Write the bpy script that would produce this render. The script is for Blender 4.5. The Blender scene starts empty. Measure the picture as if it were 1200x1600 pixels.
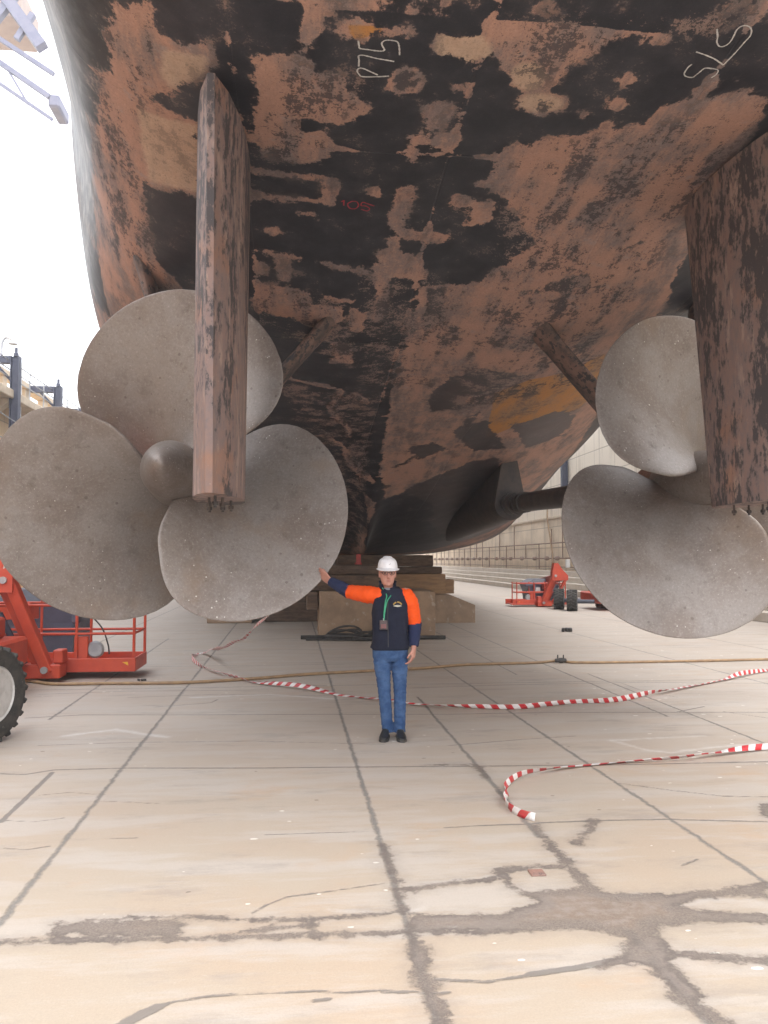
import bpy, bmesh, math, random
import numpy as np
from mathutils import Vector, Matrix
from mathutils.bvhtree import BVHTree

R = math.radians
S = bpy.context.scene

# ------------------------------------------------------------------ camera, sky, sun, exposure
CAM_Z, YAW, PITCH, FPX = 1.75, 5.75, 3.33, 1290.0
cam_d = bpy.data.cameras.new('camera')
cam = bpy.data.objects.new('camera', cam_d)
S.collection.objects.link(cam)
cam.location = (0, 0, CAM_Z)
cam.rotation_euler = (R(90 + PITCH), 0, R(-YAW))
cam_d.sensor_fit = 'VERTICAL'; cam_d.sensor_height = 36.0
cam_d.lens = FPX / 1600 * 36.0
cam_d.clip_start = 0.05; cam_d.clip_end = 3000
S.camera = cam

SUN_EL, SUN_AZ = 58.0, 158.0          # azimuth clockwise from +Y (dock axis)
w = bpy.data.worlds.new('World'); S.world = w; w.use_nodes = True
wn = w.node_tree
bg = wn.nodes['Background']
sky = wn.nodes.new('ShaderNodeTexSky'); sky.sky_type = 'NISHITA'; sky.sun_disc = False
sky.sun_elevation = R(SUN_EL); sky.sun_rotation = R(SUN_AZ)
sky.air_density = 1.6; sky.dust_density = 5.0; sky.ozone_density = 1.0
hs = wn.nodes.new('ShaderNodeHueSaturation'); hs.inputs['Saturation'].default_value = 0.30
ov = wn.nodes.new('ShaderNodeMix'); ov.data_type = 'RGBA'          # overcast: thin white cloud sheet over the sky
ov.inputs[0].default_value = 0.72; ov.inputs[7].default_value = (8.0, 8.15, 8.5, 1)
wn.links.new(sky.outputs[0], hs.inputs['Color']); wn.links.new(hs.outputs[0], ov.inputs[6]); wn.links.new(ov.outputs[2], bg.inputs['Color'])
bg.inputs['Strength'].default_value = 0.15
sun_d = bpy.data.lights.new('sun', 'SUN'); sun_d.energy = 0.6; sun_d.angle = R(25); sun_d.color = (1, .96, .90)
sun = bpy.data.objects.new('sun', sun_d); S.collection.objects.link(sun)
_d = Vector((math.sin(R(SUN_AZ)) * math.cos(R(SUN_EL)), math.cos(R(SUN_AZ)) * math.cos(R(SUN_EL)), math.sin(R(SUN_EL))))
sun.rotation_euler = _d.to_track_quat('Z', 'Y').to_euler()
S.view_settings.view_transform = 'Standard'; S.view_settings.look = 'None'
S.view_settings.gamma = 1; S.view_settings.exposure = 1.53
try: S.view_settings.use_curve_mapping = False
except Exception: pass
S.cycles.max_bounces = 8; S.cycles.diffuse_bounces = 5

# ------------------------------------------------------------------ survey helpers (photo pixel -> real place on a real surface)
def ray(px, py):
    u, v = (px - 600) / FPX, (800 - py) / FPX
    p, y = R(PITCH), R(YAW)
    fy = math.cos(p) - v * math.sin(p); fz = math.sin(p) + v * math.cos(p)
    return Vector((u * math.cos(y) + fy * math.sin(y), -u * math.sin(y) + fy * math.cos(y), fz))
def gpt(px, py, z=0.0):                      # point on a level plane
    d = ray(px, py); t = (z - CAM_Z) / d.z
    return Vector((d.x * t, d.y * t, z))
def ypt(px, py, Y):                          # point on a cross-dock plane
    d = ray(px, py); t = Y / d.y
    return Vector((d.x * t, Y, CAM_Z + d.z * t))

# ------------------------------------------------------------------ object helpers
def tag(o, label=None, cat=None, group=None, kind=None):
    if label: o['label'] = label
    if cat: o['category'] = cat
    if group: o['group'] = group
    if kind: o['kind'] = kind
    return o
def empty(name, loc, label, cat, group=None, rz=0):
    o = bpy.data.objects.new(name, None); S.collection.objects.link(o)
    o.location = loc; o.rotation_euler = (0, 0, rz); o.empty_display_size = .3
    return tag(o, label, cat, group)
def link(name, me, mats, parent=None, smooth=False, loc=None):
    if not isinstance(mats, (list, tuple)): mats = [mats]
    for m in mats: me.materials.append(m)
    o = bpy.data.objects.new(name, me); S.collection.objects.link(o)
    if parent is not None: o.parent = parent
    if loc is not None: o.location = loc
    if smooth:
        for p in me.polygons: p.use_smooth = True
    return o
def copy_tree(o, parent=None):
    c = o.copy(); S.collection.objects.link(c)
    if parent is not None: c.parent = parent
    for ch in list(o.children): copy_tree(ch, c)
    return c

def catmull(pts, n):
    P = [Vector(p) for p in pts]
    P = [P[0] * 2 - P[1]] + P + [P[-1] * 2 - P[-2]]
    out = []
    for i in range(1, len(P) - 2):
        for k in range(n):
            t = k / n
            a, b, c, d = P[i - 1], P[i], P[i + 1], P[i + 2]
            out.append(.5 * ((2 * b) + (c - a) * t + (2 * a - 5 * b + 4 * c - d) * t * t + (3 * b - a - 3 * c + d) * t ** 3))
    out.append(P[-2]); return out

class MB:
    """collects shapes for ONE mesh object; o = origin subtracted from every point"""
    def __init__(s, o=(0, 0, 0)): s.bm = bmesh.new(); s.o = Vector(o)
    def v(s, p): return s.bm.verts.new(Vector(p) - s.o)
    def face(s, pts, mi=0):
        f = s.bm.faces.new([s.v(p) for p in pts]); f.material_index = mi; return f
    def box(s, c, d, rot=None, bev=0, mi=0, seg=1):
        M = Matrix.Translation(Vector(c) - s.o) @ (rot if rot else Matrix.Identity(4)) @ Matrix.Diagonal((d[0], d[1], d[2], 1))
        g = bmesh.ops.create_cube(s.bm, size=1, matrix=M)
        vs = g['verts']
        fs = {f for v in vs for f in v.link_faces}
        for f in fs: f.material_index = mi
        if bev:
            es = {e for v in vs for e in v.link_edges}
            bmesh.ops.bevel(s.bm, geom=list(es), offset=bev, segments=seg, affect='EDGES', profile=.5)
        return s
    def beam(s, a, b, wd, ht, up=(0, 0, 1), bev=0, mi=0):
        a, b = Vector(a), Vector(b); d = (b - a)
        y = d.normalized(); x = y.cross(Vector(up))
        if x.length < 1e-4: x = y.cross(Vector((1, 0, 0)))
        x.normalize(); z = x.cross(y)
        rot = Matrix((x, y, z)).transposed().to_4x4()
        return s.box((a + b) / 2, (wd, d.length, ht), rot, bev, mi)
    def tube(s, pts, r, n=10, cap=True, mi=0, closed=False):
        P = [Vector(p) - s.o for p in pts]; m = len(P)
        rr = r if isinstance(r, (list, tuple)) else [r] * m
        prev = None; rings = []
        for i, p in enumerate(P):
            t = (P[min(i + 1, m - 1)] - P[max(i - 1, 0)])
            if closed: t = P[(i + 1) % m] - P[i - 1]
            t.normalize()
            if prev is None:
                a = Vector((0, 0, 1)) if abs(t.z) < .9 else Vector((1, 0, 0))
                nn = (a - t * a.dot(t)).normalized()
            else:
                nn = (prev - t * prev.dot(t)).normalized()
            prev = nn; bb = t.cross(nn)
            rings.append([s.bm.verts.new(p + (nn * math.cos(2 * math.pi * k / n) + bb * math.sin(2 * math.pi * k / n)) * rr[i]) for k in range(n)])
        s._skin(rings, cap, mi, closed); return s
    def _skin(s, rings, cap=True, mi=0, closed=False):
        n = len(rings[0])
        seq = list(zip(rings[:-1], rings[1:])) + ([(rings[-1], rings[0])] if closed else [])
        for A, B in seq:
            for k in range(n):
                try:
                    f = s.bm.faces.new((A[k], A[(k + 1) % n], B[(k + 1) % n], B[k])); f.material_index = mi
                except ValueError: pass
        if cap and not closed:
            for q in (rings[0][::-1], rings[-1]):
                try: f = s.bm.faces.new(q); f.material_index = mi
                except ValueError: pass
    def loft(s, rings, cap=True, mi=0):
        s._skin([[s.v(p) for p in r_] for r_ in rings], cap, mi); return s
    def grid(s, rows, mi=0):
        V = [[s.v(p) for p in r_] for r_ in rows]
        for A, B in zip(V[:-1], V[1:]):
            for k in range(len(A) - 1):
                f = s.bm.faces.new((A[k], A[k + 1], B[k + 1], B[k])); f.material_index = mi
        return s
    def lathe(s, prof, c, axis, n=32, mi=0, ring=False):
        """prof: list of (radius, along); closed at ends if radius 0"""
        c = Vector(c); ax = Vector(axis).normalized()
        a = Vector((0, 0, 1)) if abs(ax.z) < .9 else Vector((1, 0, 0))
        u = (a - ax * a.dot(ax)).normalized(); w_ = ax.cross(u)
        rings = []
        for r_, h in prof:
            r_ = max(r_, 1e-4)
            rings.append([c + ax * h + (u * math.cos(2 * math.pi * k / n) + w_ * math.sin(2 * math.pi * k / n)) * r_ for k in range(n)])
        s._skin([[s.v(p) for p in r_] for r_ in rings], not ring, mi, ring); return s
    def build(s, name, mats, parent=None, smooth=False, autosmooth=None, loc=None, recalc=True, jitter=0):
        if jitter:
            rnd = random.Random(7)
            for v in s.bm.verts: v.co += Vector((rnd.uniform(-1, 1), rnd.uniform(-1, 1), rnd.uniform(-1, 1))) * jitter
        if recalc: bmesh.ops.recalc_face_normals(s.bm, faces=s.bm.faces[:])
        me = bpy.data.meshes.new(name); s.bm.to_mesh(me); s.bm.free()
        o = link(name, me, mats, parent, smooth or autosmooth is not None, loc)
        if autosmooth is not None:
            me.set_sharp_from_angle(angle=R(autosmooth))
        return o

# ------------------------------------------------------------------ material helpers
class Mat:
    def __init__(s, name):
        s.m = bpy.data.materials.new(name); s.m.use_nodes = True; s.t = s.m.node_tree
        s.b = s.t.nodes['Principled BSDF']; s._c = None
    def set(s, sock, val):
        if hasattr(val, 'is_linked') or hasattr(val, 'links'): s.t.links.new(val, sock)
        elif isinstance(val, tuple) and len(val) == 3 and sock.type == 'RGBA': sock.default_value = (*val, 1)
        else: sock.default_value = val
    def n(s, typ, ins=None, out=0, **props):
        nd = s.t.nodes.new('ShaderNode' + typ)
        for k, v in props.items(): setattr(nd, k, v)
        for k, v in (ins or {}).items(): s.set(nd.inputs[k], v)
        return nd.outputs[out]
    def co(s, kind='Object'):
        if s._c is None: s._c = s.t.nodes.new('ShaderNodeTexCoord')
        return s._c.outputs[kind]
    def scale(s, sc, vec=None, loc=(0, 0, 0)):
        return s.n('Mapping', {'Vector': vec if vec is not None else s.co(), 'Scale': sc, 'Location': loc})
    def noise(s, scale, detail=5, rough=.6, vec=None, dist=0, out=0):
        return s.n('TexNoise', {'Vector': vec if vec is not None else s.co(), 'Scale': scale, 'Detail': detail, 'Roughness': rough, 'Distortion': dist}, out)
    def math(s, op, a, b=0.0, c=None, clamp=False):
        ins = {0: a, 1: b}
        if c is not None: ins[2] = c
        return s.n('Math', ins, operation=op, use_clamp=clamp)
    def step(s, x, lo, hi):
        return s.n('MapRange', {'Value': x, 'From Min': lo, 'From Max': hi, 'To Min': 0.0, 'To Max': 1.0}, interpolation_type='SMOOTHSTEP')
    def mix(s, f, a, b, blend='MIX'):
        nd = s.t.nodes.new('ShaderNodeMix'); nd.data_type = 'RGBA'; nd.blend_type = blend
        s.set(nd.inputs[0], f); s.set(nd.inputs[6], a); s.set(nd.inputs[7], b)
        return nd.outputs[2]
    def ramp(s, f, stops):
        nd = s.t.nodes.new('ShaderNodeValToRGB'); s.set(nd.inputs[0], f)
        e = nd.color_ramp.elements
        while len(e) < len(stops): e.new(.5)
        for i, (p, c) in enumerate(stops): e[i].position = p; e[i].color = (*c, 1)
        return nd.outputs[0]
    def attr(s, name): return s.n('Attribute', {}, 2, attribute_name=name)
    def bump(s, h, strength=.3, dist=.01):
        s.set(s.b.inputs['Normal'], s.n('Bump', {'Height': h, 'Strength': strength, 'Distance': dist}))
    def out(s, color=None, rough=None, metal=None, spec=None):
        if color is not None: s.set(s.b.inputs['Base Color'], color)
        if rough is not None: s.set(s.b.inputs['Roughness'], rough)
        if metal is not None: s.set(s.b.inputs['Metallic'], metal)
        if spec is not None: s.set(s.b.inputs['Specular IOR Level'], spec)
        return s.m

def worn(name, c1, c2, scale=6, rough=.6, metal=0, bump=.15, c3=None, spots=.62, stretch=(1, 1, 1)):
    """two-tone weathered surface, optional third colour in ragged spots"""
    m = Mat(name); v = m.scale(stretch)
    col = m.mix(m.step(m.noise(scale, 6, .65, v), .35, .65), c1, c2)
    if c3: col = m.mix(m.step(m.noise(scale * 2.7, 7, .7, v), spots, spots + .04), col, c3)
    m.bump(m.noise(scale * 6, 5, .6, v), bump, .006)
    return m.out(col, rough, metal)

# ------------------------------------------------------------------ polygon / stroke fields (metres, positive inside)
def seg_dist(P, a, b):
    ab = b - a; L = max(1e-9, float(ab @ ab))
    t = np.clip(((P - a) @ ab) / L, 0, 1)
    return np.linalg.norm(P - (a + t[:, None] * ab), axis=1)
def poly_sd(P, poly):
    poly = np.asarray(poly, float); n = len(poly)
    d = np.full(len(P), 1e9); inside = np.zeros(len(P), bool)
    for i in range(n):
        a, b = poly[i], poly[(i + 1) % n]
        d = np.minimum(d, seg_dist(P, a, b))
        c = ((a[1] > P[:, 1]) != (b[1] > P[:, 1]))
        if abs(b[1] - a[1]) > 1e-12:
            inside ^= c & (P[:, 0] < (b[0] - a[0]) * (P[:, 1] - a[1]) / (b[1] - a[1]) + a[0])
    return np.where(inside, d, -d)
def stroke_sd(P, pts, wd):
    pts = np.asarray(pts, float); d = np.full(len(P), 1e9)
    for a, b in zip(pts[:-1], pts[1:]): d = np.minimum(d, seg_dist(P, a, b))
    return wd - d
def field(P, shapes, clip=.35):
    """shapes: ('p', pts) or ('s', pts, width)"""
    f = np.full(len(P), -clip)
    for s_ in shapes:
        pts = np.asarray(s_[1], float); m_ = clip + (s_[2] if s_[0] == 's' else 0)
        lo, hi = pts.min(0) - m_, pts.max(0) + m_
        k = np.where((P >= lo).all(1) & (P <= hi).all(1))[0]
        if not len(k): continue
        v = poly_sd(P[k], pts) if s_[0] == 'p' else stroke_sd(P[k], pts, s_[2])
        f[k] = np.maximum(f[k], v)
    return np.clip(f, -clip, clip)
def add_attr(me, name, arr):
    a = me.attributes.new(name, 'FLOAT', 'POINT'); a.data.foreach_set('value', np.asarray(arr, np.float32))
def grid_mesh(name, V, nu, nv):
    """V: (nu*nv,3) row-major"""
    me = bpy.data.meshes.new(name)
    i = np.arange(nu - 1)[:, None] * nv + np.arange(nv - 1)[None, :]
    F = np.stack([i, i + 1, i + nv + 1, i + nv], -1).reshape(-1, 4)
    me.vertices.add(len(V)); me.vertices.foreach_set('co', np.asarray(V, np.float32).ravel())
    me.loops.add(F.size); me.loops.foreach_set('vertex_index', F.ravel().astype(np.int32))
    me.polygons.add(len(F)); me.polygons.foreach_set('loop_start', (np.arange(len(F)) * 4).astype(np.int32))
    me.polygons.foreach_set('loop_total', np.full(len(F), 4, np.int32))
    me.update(); me.validate()
    return me, F
# ------------------------------------------------------------------ DOCK FLOOR
def g2(pts): return [tuple(gpt(x, y).xy) for x, y in pts]
PXM = lambda y: 1.75 * FPX / (y - 875)      # distance of a floor row
dirt = [
 ('p', g2([(95,1446),(118,1440),(150,1441),(205,1436),(250,1437),(281,1434),(286,1446),(278,1452),(288,1464),(240,1461),(215,1466),(190,1459),(140,1462),(110,1456),(98,1463),(80,1468),(86,1455)])),
 ('p', g2([(640,1428),(700,1430),(780,1428),(838,1410),(830,1395),(860,1390),(905,1385),(960,1396),(1050,1397),(1120,1388),(1200,1379),(1200,1402),(1090,1402),(1065,1415),(1110,1424),(1200,1428),(1200,1441),(1100,1440),(1030,1448),(1022,1462),(1050,1486),(1000,1486),(975,1466),(930,1452),(880,1450),(800,1456),(700,1456),(640,1458)])),
 ('p', g2([(975,1466),(1030,1480),(1050,1486),(1052,1500),(1065,1525),(1100,1555),(1085,1575),(1060,1570),(1040,1535),(1010,1508),(985,1505),(930,1512),(975,1490)])),
 ('s', g2([(0,1473),(150,1468),(300,1467),(480,1460),(640,1457),(800,1455)]), .022),
 ('s', g2([(140,1438),(280,1432),(400,1437),(480,1437),(620,1425)]), .016),
 ('s', g2([(300,1467),(370,1458),(440,1450),(486,1444)]), .016),
 ('s', g2([(486,1437),(484,1460)]), .012), ('s', g2([(90,1442),(80,1470)]), .012),
 ('s', g2([(785,1360),(840,1355),(890,1354),(905,1370),(930,1390)]), .03),
 ('s', g2([(780,1360),(800,1385),(835,1400)]), .03),
 ('s', g2([(630,1390),(690,1382),(740,1376),(782,1372)]), .022),
 ('s', g2([(835,1290),(860,1320),(900,1368),(935,1392)]), .03),
 ('s', g2([(640,1458),(655,1490),(665,1530),(690,1600)]), .036),
 ('s', g2([(598,1320),(615,1370),(630,1425)]), .022),
 ('s', g2([(1060,1560),(1100,1582),(1140,1605)]), .035),
 ('s', g2([(1050,1490),(1130,1494),(1200,1502)]), .028),
 ('s', g2([(930,1282),(925,1295),(910,1308),(900,1318)]), .028),
 ('s', g2([(1196,1258),(1200,1275)]), .03),
 ('s', g2([(670,1195),(745,1195),(760,1215)]), .012), ('s', g2([(745,1197),(760,1215)]), .03),
]
cracks = [
 ('s', g2([(190,1600),(235,1578),(270,1565),(330,1556),(370,1553),(450,1550),(495,1548),(540,1551),(600,1546)]), .009),
 ('s', g2([(185,1605),(225,1583),(245,1574)]), .028),
 ('s', g2([(395,1426),(420,1412),(450,1401),(520,1392),(600,1380)]), .007),
 ('s', g2([(680,1530),(760,1534),(840,1522),(935,1508)]), .012),
 ('s', g2([(830,1522),(900,1512),(960,1500)]), .022),
 ('s', g2([(600,1549),(645,1550),(690,1553),(700,1550)]), .012),
 ('s', g2([(960,1223),(1050,1235),(1130,1244),(1200,1245)]), .008),
 ('s', g2([(695,1293),(770,1289),(840,1287)]), .010),
 ('s', g2([(835,1286),(930,1282),(1040,1280),(1200,1284)]), .012),
 ('s', g2([(150,1252),(200,1253),(250,1256)]), .006), ('s', g2([(172,1310),(215,1309)]), .006),
 ('s', g2([(415,1304),(470,1302),(560,1300),(590,1299)]), .006),
 ('s', g2([(60,1243),(110,1238),(165,1242)]), .006), ('s', g2([(10,1282),(55,1284),(100,1278)]), .006),
 ('s', g2([(5,1325),(40,1328),(78,1322)]), .007),
 ('s', g2([(1066,1352),(1090,1342)]), .008), ('s', g2([(490,1563),(515,1561)]), .012),
 ('s', g2([(0,1209),(40,1210),(85,1203),(205,1200),(400,1200),(600,1198),(760,1197),(960,1195),(1200,1190)]), .014),
 ('s', g2([(0,1285),(40,1248),(82,1207)]), .018),
 ('s', g2([(40,1122),(130,1117),(300,1117),(520,1116),(700,1116),(860,1113),(1000,1113),(1200,1113)]), .014),
 ('s', g2([(60,1165),(200,1160),(400,1158),(600,1163)]), .008), ('s', g2([(640,1075),(800,1070),(1000,1066),(1200,1068)]), .012), ('s', g2([(60,1085),(200,1080),(420,1078)]), .012), ('s', g2([(240,1105),(330,1098),(340,1093)]), .01),
 ('s', g2([(700,1165),(820,1155),(900,1150)]), .009), ('s', g2([(200,1090),(330,1085),(520,1087)]), .010),
 ('s', g2([(1055,1113),(1080,1108),(1100,1104)]), .012), ('s', g2([(1130,1112),(1200,1122)]), .01),
 ('s', g2([(880,1035),(1000,1078),(1060,1090)]), .008),
]
pale = [
 ('s', g2([(955,1157),(1010,1172),(1050,1176),(1110,1168),(1180,1162)]), .035),
 ('s', g2([(955,1157),(1030,1153),(1100,1150)]), .03),
 ('s', g2([(515,1423),(560,1425),(625,1427),(660,1420)]), .022),
 ('s', g2([(1040,1420),(1110,1405),(1180,1408)]), .02),
 ('s', g2([(640,1385),(720,1375),(790,1368)]), .02),
 ('s', g2([(935,1398),(970,1400),(1000,1398)]), .02),
 ('s', g2([(100,1150),(180,1140),(260,1152)]), .05), ('s', g2([(300,1090),(420,1085),(520,1092)]), .05),
]
_xs = np.arange(-3.4, 7.6, .021); _ys = np.arange(2.3, 11.6, .021)
_X, _Y = np.meshgrid(_xs, _ys)
_P = np.stack([_X.ravel(), _Y.ravel()], 1)
fme, _ = grid_mesh('dock_floor', np.column_stack([_P, np.zeros(len(_P))]), len(_ys), len(_xs))
for nm, shp in (('dirt', dirt), ('crack', cracks), ('pale', pale)):
    add_attr(fme, nm, (field(_P, shp, .15) + .15) / .3)

def floor_material():
    m = Mat('dock_concrete')
    co = m.co()
    x, y = m.n('SeparateXYZ', {0: co}, 0), m.n('SeparateXYZ', {0: co}, 1)
    n_big = m.noise(.45, 4); n_mid = m.noise(2.2, 7, .65); n_fine = m.noise(16, 8, .7)
    n_gr = m.noise(95, 4, .7); n_g2 = m.noise(38, 6, .75)
    st = m.noise(1.0, 6, .65, m.scale((.7, 3.2, 1)))            # trowel / wash streaks across the dock
    wob = m.math('MULTIPLY_ADD', m.noise(7, 5, .65), .05, -.025)
    xw = m.math('ADD', x, wob); yw = m.math('ADD', y, wob)
    d = None
    # lengthways joints: (x0, dx/dy, half width, y from, y to)
    for x0, k, hw, ya, yb in ((.555,-.0095,.013,-40,160),(-1.36,-.017,.013,-40,160),(2.62,-.022,.012,-40,160),
                              (1.52,-.002,.013,5.2,10.6),(1.55,.0,.022,-40,4.2),(4.10,.0,.012,9.0,160),(4.42,.0,.012,6.5,12.5),
                              (-3.9,-.02,.013,-40,160),(6.7,-.01,.013,-40,160),(9.1,0,.013,-40,160),(3.3,0,.010,12.5,40),(-2.55,-.02,.012,9.5,19)):
        lin = m.math('MULTIPLY_ADD', y, k, x0)
        q = m.math('SUBTRACT', m.math('ABSOLUTE', m.math('SUBTRACT', xw, lin)), hw)
        if ya > -40: q = m.math('MAXIMUM', q, m.math('SUBTRACT', ya, y))
        if yb < 160: q = m.math('MAXIMUM', q, m.math('SUBTRACT', y, yb))
        d = q if d is None else m.math('MINIMUM', d, q)
    # cross joints beyond the surveyed area: every 2.35 m
    yy = m.math('ABSOLUTE', m.math('SUBTRACT', m.math('PINGPONG', m.math('ADD', yw, .05), 1.175), 0))
    q = m.math('MAXIMUM', m.math('SUBTRACT', yy, .010), m.math('SUBTRACT', 11.6, y))
    d = m.math('MINIMUM', d, q)
    joint = m.math('SUBTRACT', 1.0, m.step(m.math('MULTIPLY_ADD', m.math('SUBTRACT', n_fine, .5), .05, m.math('MULTIPLY_ADD', m.math('SUBTRACT', n_mid, .5), .03, m.math('MULTIPLY_ADD', m.math('SUBTRACT', n_g2, .5), .03, d))), -.010, .014))
    # surveyed dirt, cracks, pale scale (distance fields in metres)
    def sd(nm, amp, amp2, lo, hi, amp3=.0):
        f = m.math('MULTIPLY_ADD', m.attr(nm), .3, -.15)
        f = m.math('MULTIPLY_ADD', m.math('SUBTRACT', n_g2, .5), amp3, f)
        f = m.math('MULTIPLY_ADD', m.math('SUBTRACT', n_fine, .5), amp, f)
        f = m.math('MULTIPLY_ADD', m.math('SUBTRACT', m.noise(5.5, 6, .65), .5), amp2, f)
        return m.step(f, lo, hi)
    dirt_f = sd('dirt', .13, .15, -.022, .018, .07)
    crack_f = sd('crack', .022, .014, -.007, .005, .012)
    pale_f = m.math('MULTIPLY', sd('pale', .12, .10, -.03, .06), .55)
    tint = m.step(n_big, .38, .66)
    near = m.step(y, 9.5, 3.5)
    base = m.mix(near, (.49, .425, .365), (.44, .37, .295))  # near stone warmer; floor under the hull painted paler to lift its shade
    base = m.mix(m.math('MULTIPLY', tint, .65), base, m.mix(near, (.45, .375, .32), (.46, .345, .25)))
    base = m.mix(m.math('MULTIPLY', m.step(st, .44, .62), .6), base, (.50, .46, .425))
    base = m.mix(m.math('MULTIPLY', m.step(m.noise(1.6, 8, .72, m.scale((.6, 1.8, 1), None, (5, 2, 0))), .52, .68), .5), base, (.30, .26, .235))
    base = m.mix(m.math('MULTIPLY', m.step(n_gr, .3, .75), .22), base, (.24, .21, .19))
    base = m.mix(m.math('MULTIPLY', m.step(n_g2, .55, .75), .22), base, (.27, .225, .19))
    base = m.mix(m.math('MULTIPLY', m.step(m.noise(27, 6, .7, m.scale((1,1.6,1), None, (9,4,0))), .57, .75), .3), base, (.58, .53, .47))
    rust = m.math('MULTIPLY', m.step(m.noise(.8, 6, .66, m.scale((1,1.5,1), None, (3.3,8.1,0))), .56, .72), .42)
    base = m.mix(rust, base, (.47, .31, .19))
    # sparse blown-in paint flecks, white
    vor = m.n('TexVoronoi', {'Vector': m.scale((3.4, 6.5, 1)), 'Scale': 1.0, 'Randomness': 1.0}, 0)
    fl = m.math('LESS_THAN', m.math('MULTIPLY_ADD', m.math('SUBTRACT', n_fine, .5), .16, vor), m.math('MULTIPLY', m.step(m.noise(.33, 2), .36, .72), .125))
    base = m.mix(m.math('MULTIPLY', fl, .85), base, (.78, .76, .70))
    vor2 = m.n('TexVoronoi', {'Vector': m.scale((1.7, 2.6, 1), None, (3.1, 7.7, 0)), 'Scale': 1.0, 'Randomness': 1.0}, 0)
    fd = m.math('LESS_THAN', m.math('MULTIPLY_ADD', m.math('SUBTRACT', n_fine, .5), .12, vor2), .030)
    base = m.mix(m.math('MULTIPLY', fd, .7), base, (.16, .13, .11))
    base = m.mix(pale_f, base, (.66, .65, .64))
    dcol = m.mix(m.step(n_gr, .35, .7), (.15, .125, .11), (.27, .225, .195))
    dcol = m.mix(m.step(n_mid, .45, .62), dcol, (.225, .19, .17))
    jcol = m.mix(m.step(n_gr, .35, .7), (.14, .135, .13), (.27, .25, .23))
    base = m.mix(m.math('MULTIPLY', joint, .85), base, jcol)
    base = m.mix(m.math('MULTIPLY', crack_f, .8), base, (.17, .155, .145))
    halo = m.math('SUBTRACT', sd('dirt', .16, .2, -.12, .02, .07), dirt_f)
    base = m.mix(m.math('MULTIPLY', m.math('MAXIMUM', halo, 0.0), .28), base, (.25, .215, .19))
    base = m.mix(m.math('MULTIPLY', dirt_f, m.math('MULTIPLY_ADD', m.step(n_g2, .3, .6), .2, .74)), base, dcol)
    edge = m.math('MULTIPLY', m.math('MULTIPLY', dirt_f, m.math('SUBTRACT', 1.0, sd('dirt', .13, .15, .012, .05, .07))), m.step(n_mid, .42, .6))  # dirt rim darkened, painting in the shade of the eroded edge
    base = m.mix(m.math('MULTIPLY', edge, .6), base, (.105, .088, .08))
    core = m.math('MULTIPLY', sd('dirt', .05, .18, .06, .14, .05), .55)
    base = m.mix(core, base, m.mix(m.step(n_fine, .4, .65), (.27, .20, .15), (.36, .30, .26)))
    h = m.math('SUBTRACT', m.math('MULTIPLY', n_fine, .35), m.math('MAXIMUM', m.math('MAXIMUM', joint, crack_f), dirt_f))
    h = m.math('ADD', h, m.math('MULTIPLY', n_gr, m.math('MULTIPLY_ADD', dirt_f, .7, .12)))
    m.bump(h, .55, .012)
    return m.out(base, m.math('MULTIPLY_ADD', n_mid, .25, .55), 0, .35)
M_floor = floor_material()
tag(link('dock_floor', fme, M_floor), kind='structure')
_g = MB(); _g.face([(-70, -60, -.004), (70, -60, -.004), (70, 175, -.004), (-70, 175, -.004)])
tag(_g.build('ground', M_floor), kind='structure')

# ------------------------------------------------------------------ SHIP HULL
CX = 1.74                                     # ship centreline
ST = [
 (1.6,  [(0,6.35),(1.0,6.37),(1.85,6.5),(2.5,6.85),(2.95,7.5),(3.2,8.7),(3.35,12)]),  # unseen stern lengthened aft to keep skylight off the near floor
 (3.6,  [(0,5.95),(1.1,5.97),(2.1,6.1),(2.85,6.45),(3.3,7.1),(3.6,8.4),(3.75,12)]),
 (4.8,  [(0,5.74),(1.2,5.75),(2.3,5.85),(3.08,6.2),(3.6,6.85),(3.92,8.2),(4.12,12)]),
 (6.0,  [(0,5.58),(1.3,5.58),(2.45,5.68),(3.25,6.0),(3.85,6.65),(4.22,8),(4.42,12)]),
 (8.0,  [(0,5.40),(1.3,5.40),(2.6,5.54),(3.45,5.88),(4.02,6.55),(4.40,8),(4.62,12)]),
 (10.4, [(0,4.92),(1.4,4.78),(2.8,5.0),(3.75,5.42),(4.32,6.3),(4.70,8),(4.92,12)]),
 (13.0, [(0,4.60),(1.4,4.50),(3.0,4.7),(4.2,5.25),(4.93,6.15),(5.31,8),(5.52,12)]),
 (17.0, [(0,4.10),(1.4,4.12),(3.1,4.25),(4.7,4.85),(5.65,5.95),(6.1,8),(6.3,12)]),
 (19.0, [(0,3.55),(1.0,3.66),(3.1,3.85),(4.9,4.55),(5.9,5.8),(6.35,8),(6.5,12)]),
 (21.0, [(0,2.75),(.7,3.10),(3.1,3.45),(5.1,4.3),(6.1,5.6),(6.55,8),(6.7,12)]),
 (23.0, [(0,1.92),(.45,2.45),(3.1,3.0),(5.2,4.0),(6.25,5.4),(6.7,8),(6.85,12)]),
 (26.0, [(0,1.90),(.6,2.05),(3.3,2.45),(5.4,3.4),(6.4,5.0),(6.85,7.6),(6.95,12)]),
 (32.0, [(0,1.90),(1.5,1.92),(3.9,2.10),(5.95,2.8),(6.8,4.5),(7.0,7.5),(7.0,12)]),
 (60.0, [(0,1.90),(1.5,1.92),(3.6,2.10),(5.5,2.8),(6.5,4.5),(6.9,7.5),(7.1,12)]),
 (84.0, [(0,1.90),(.5,1.95),(1.1,2.2),(1.9,2.9),(2.6,4.5),(3.2,7.5),(4.2,12)]),
]
SY = np.array([s_[0] for s_ in ST]); SP = np.array([s_[1] for s_ in ST])       # (n,7,2)
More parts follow.
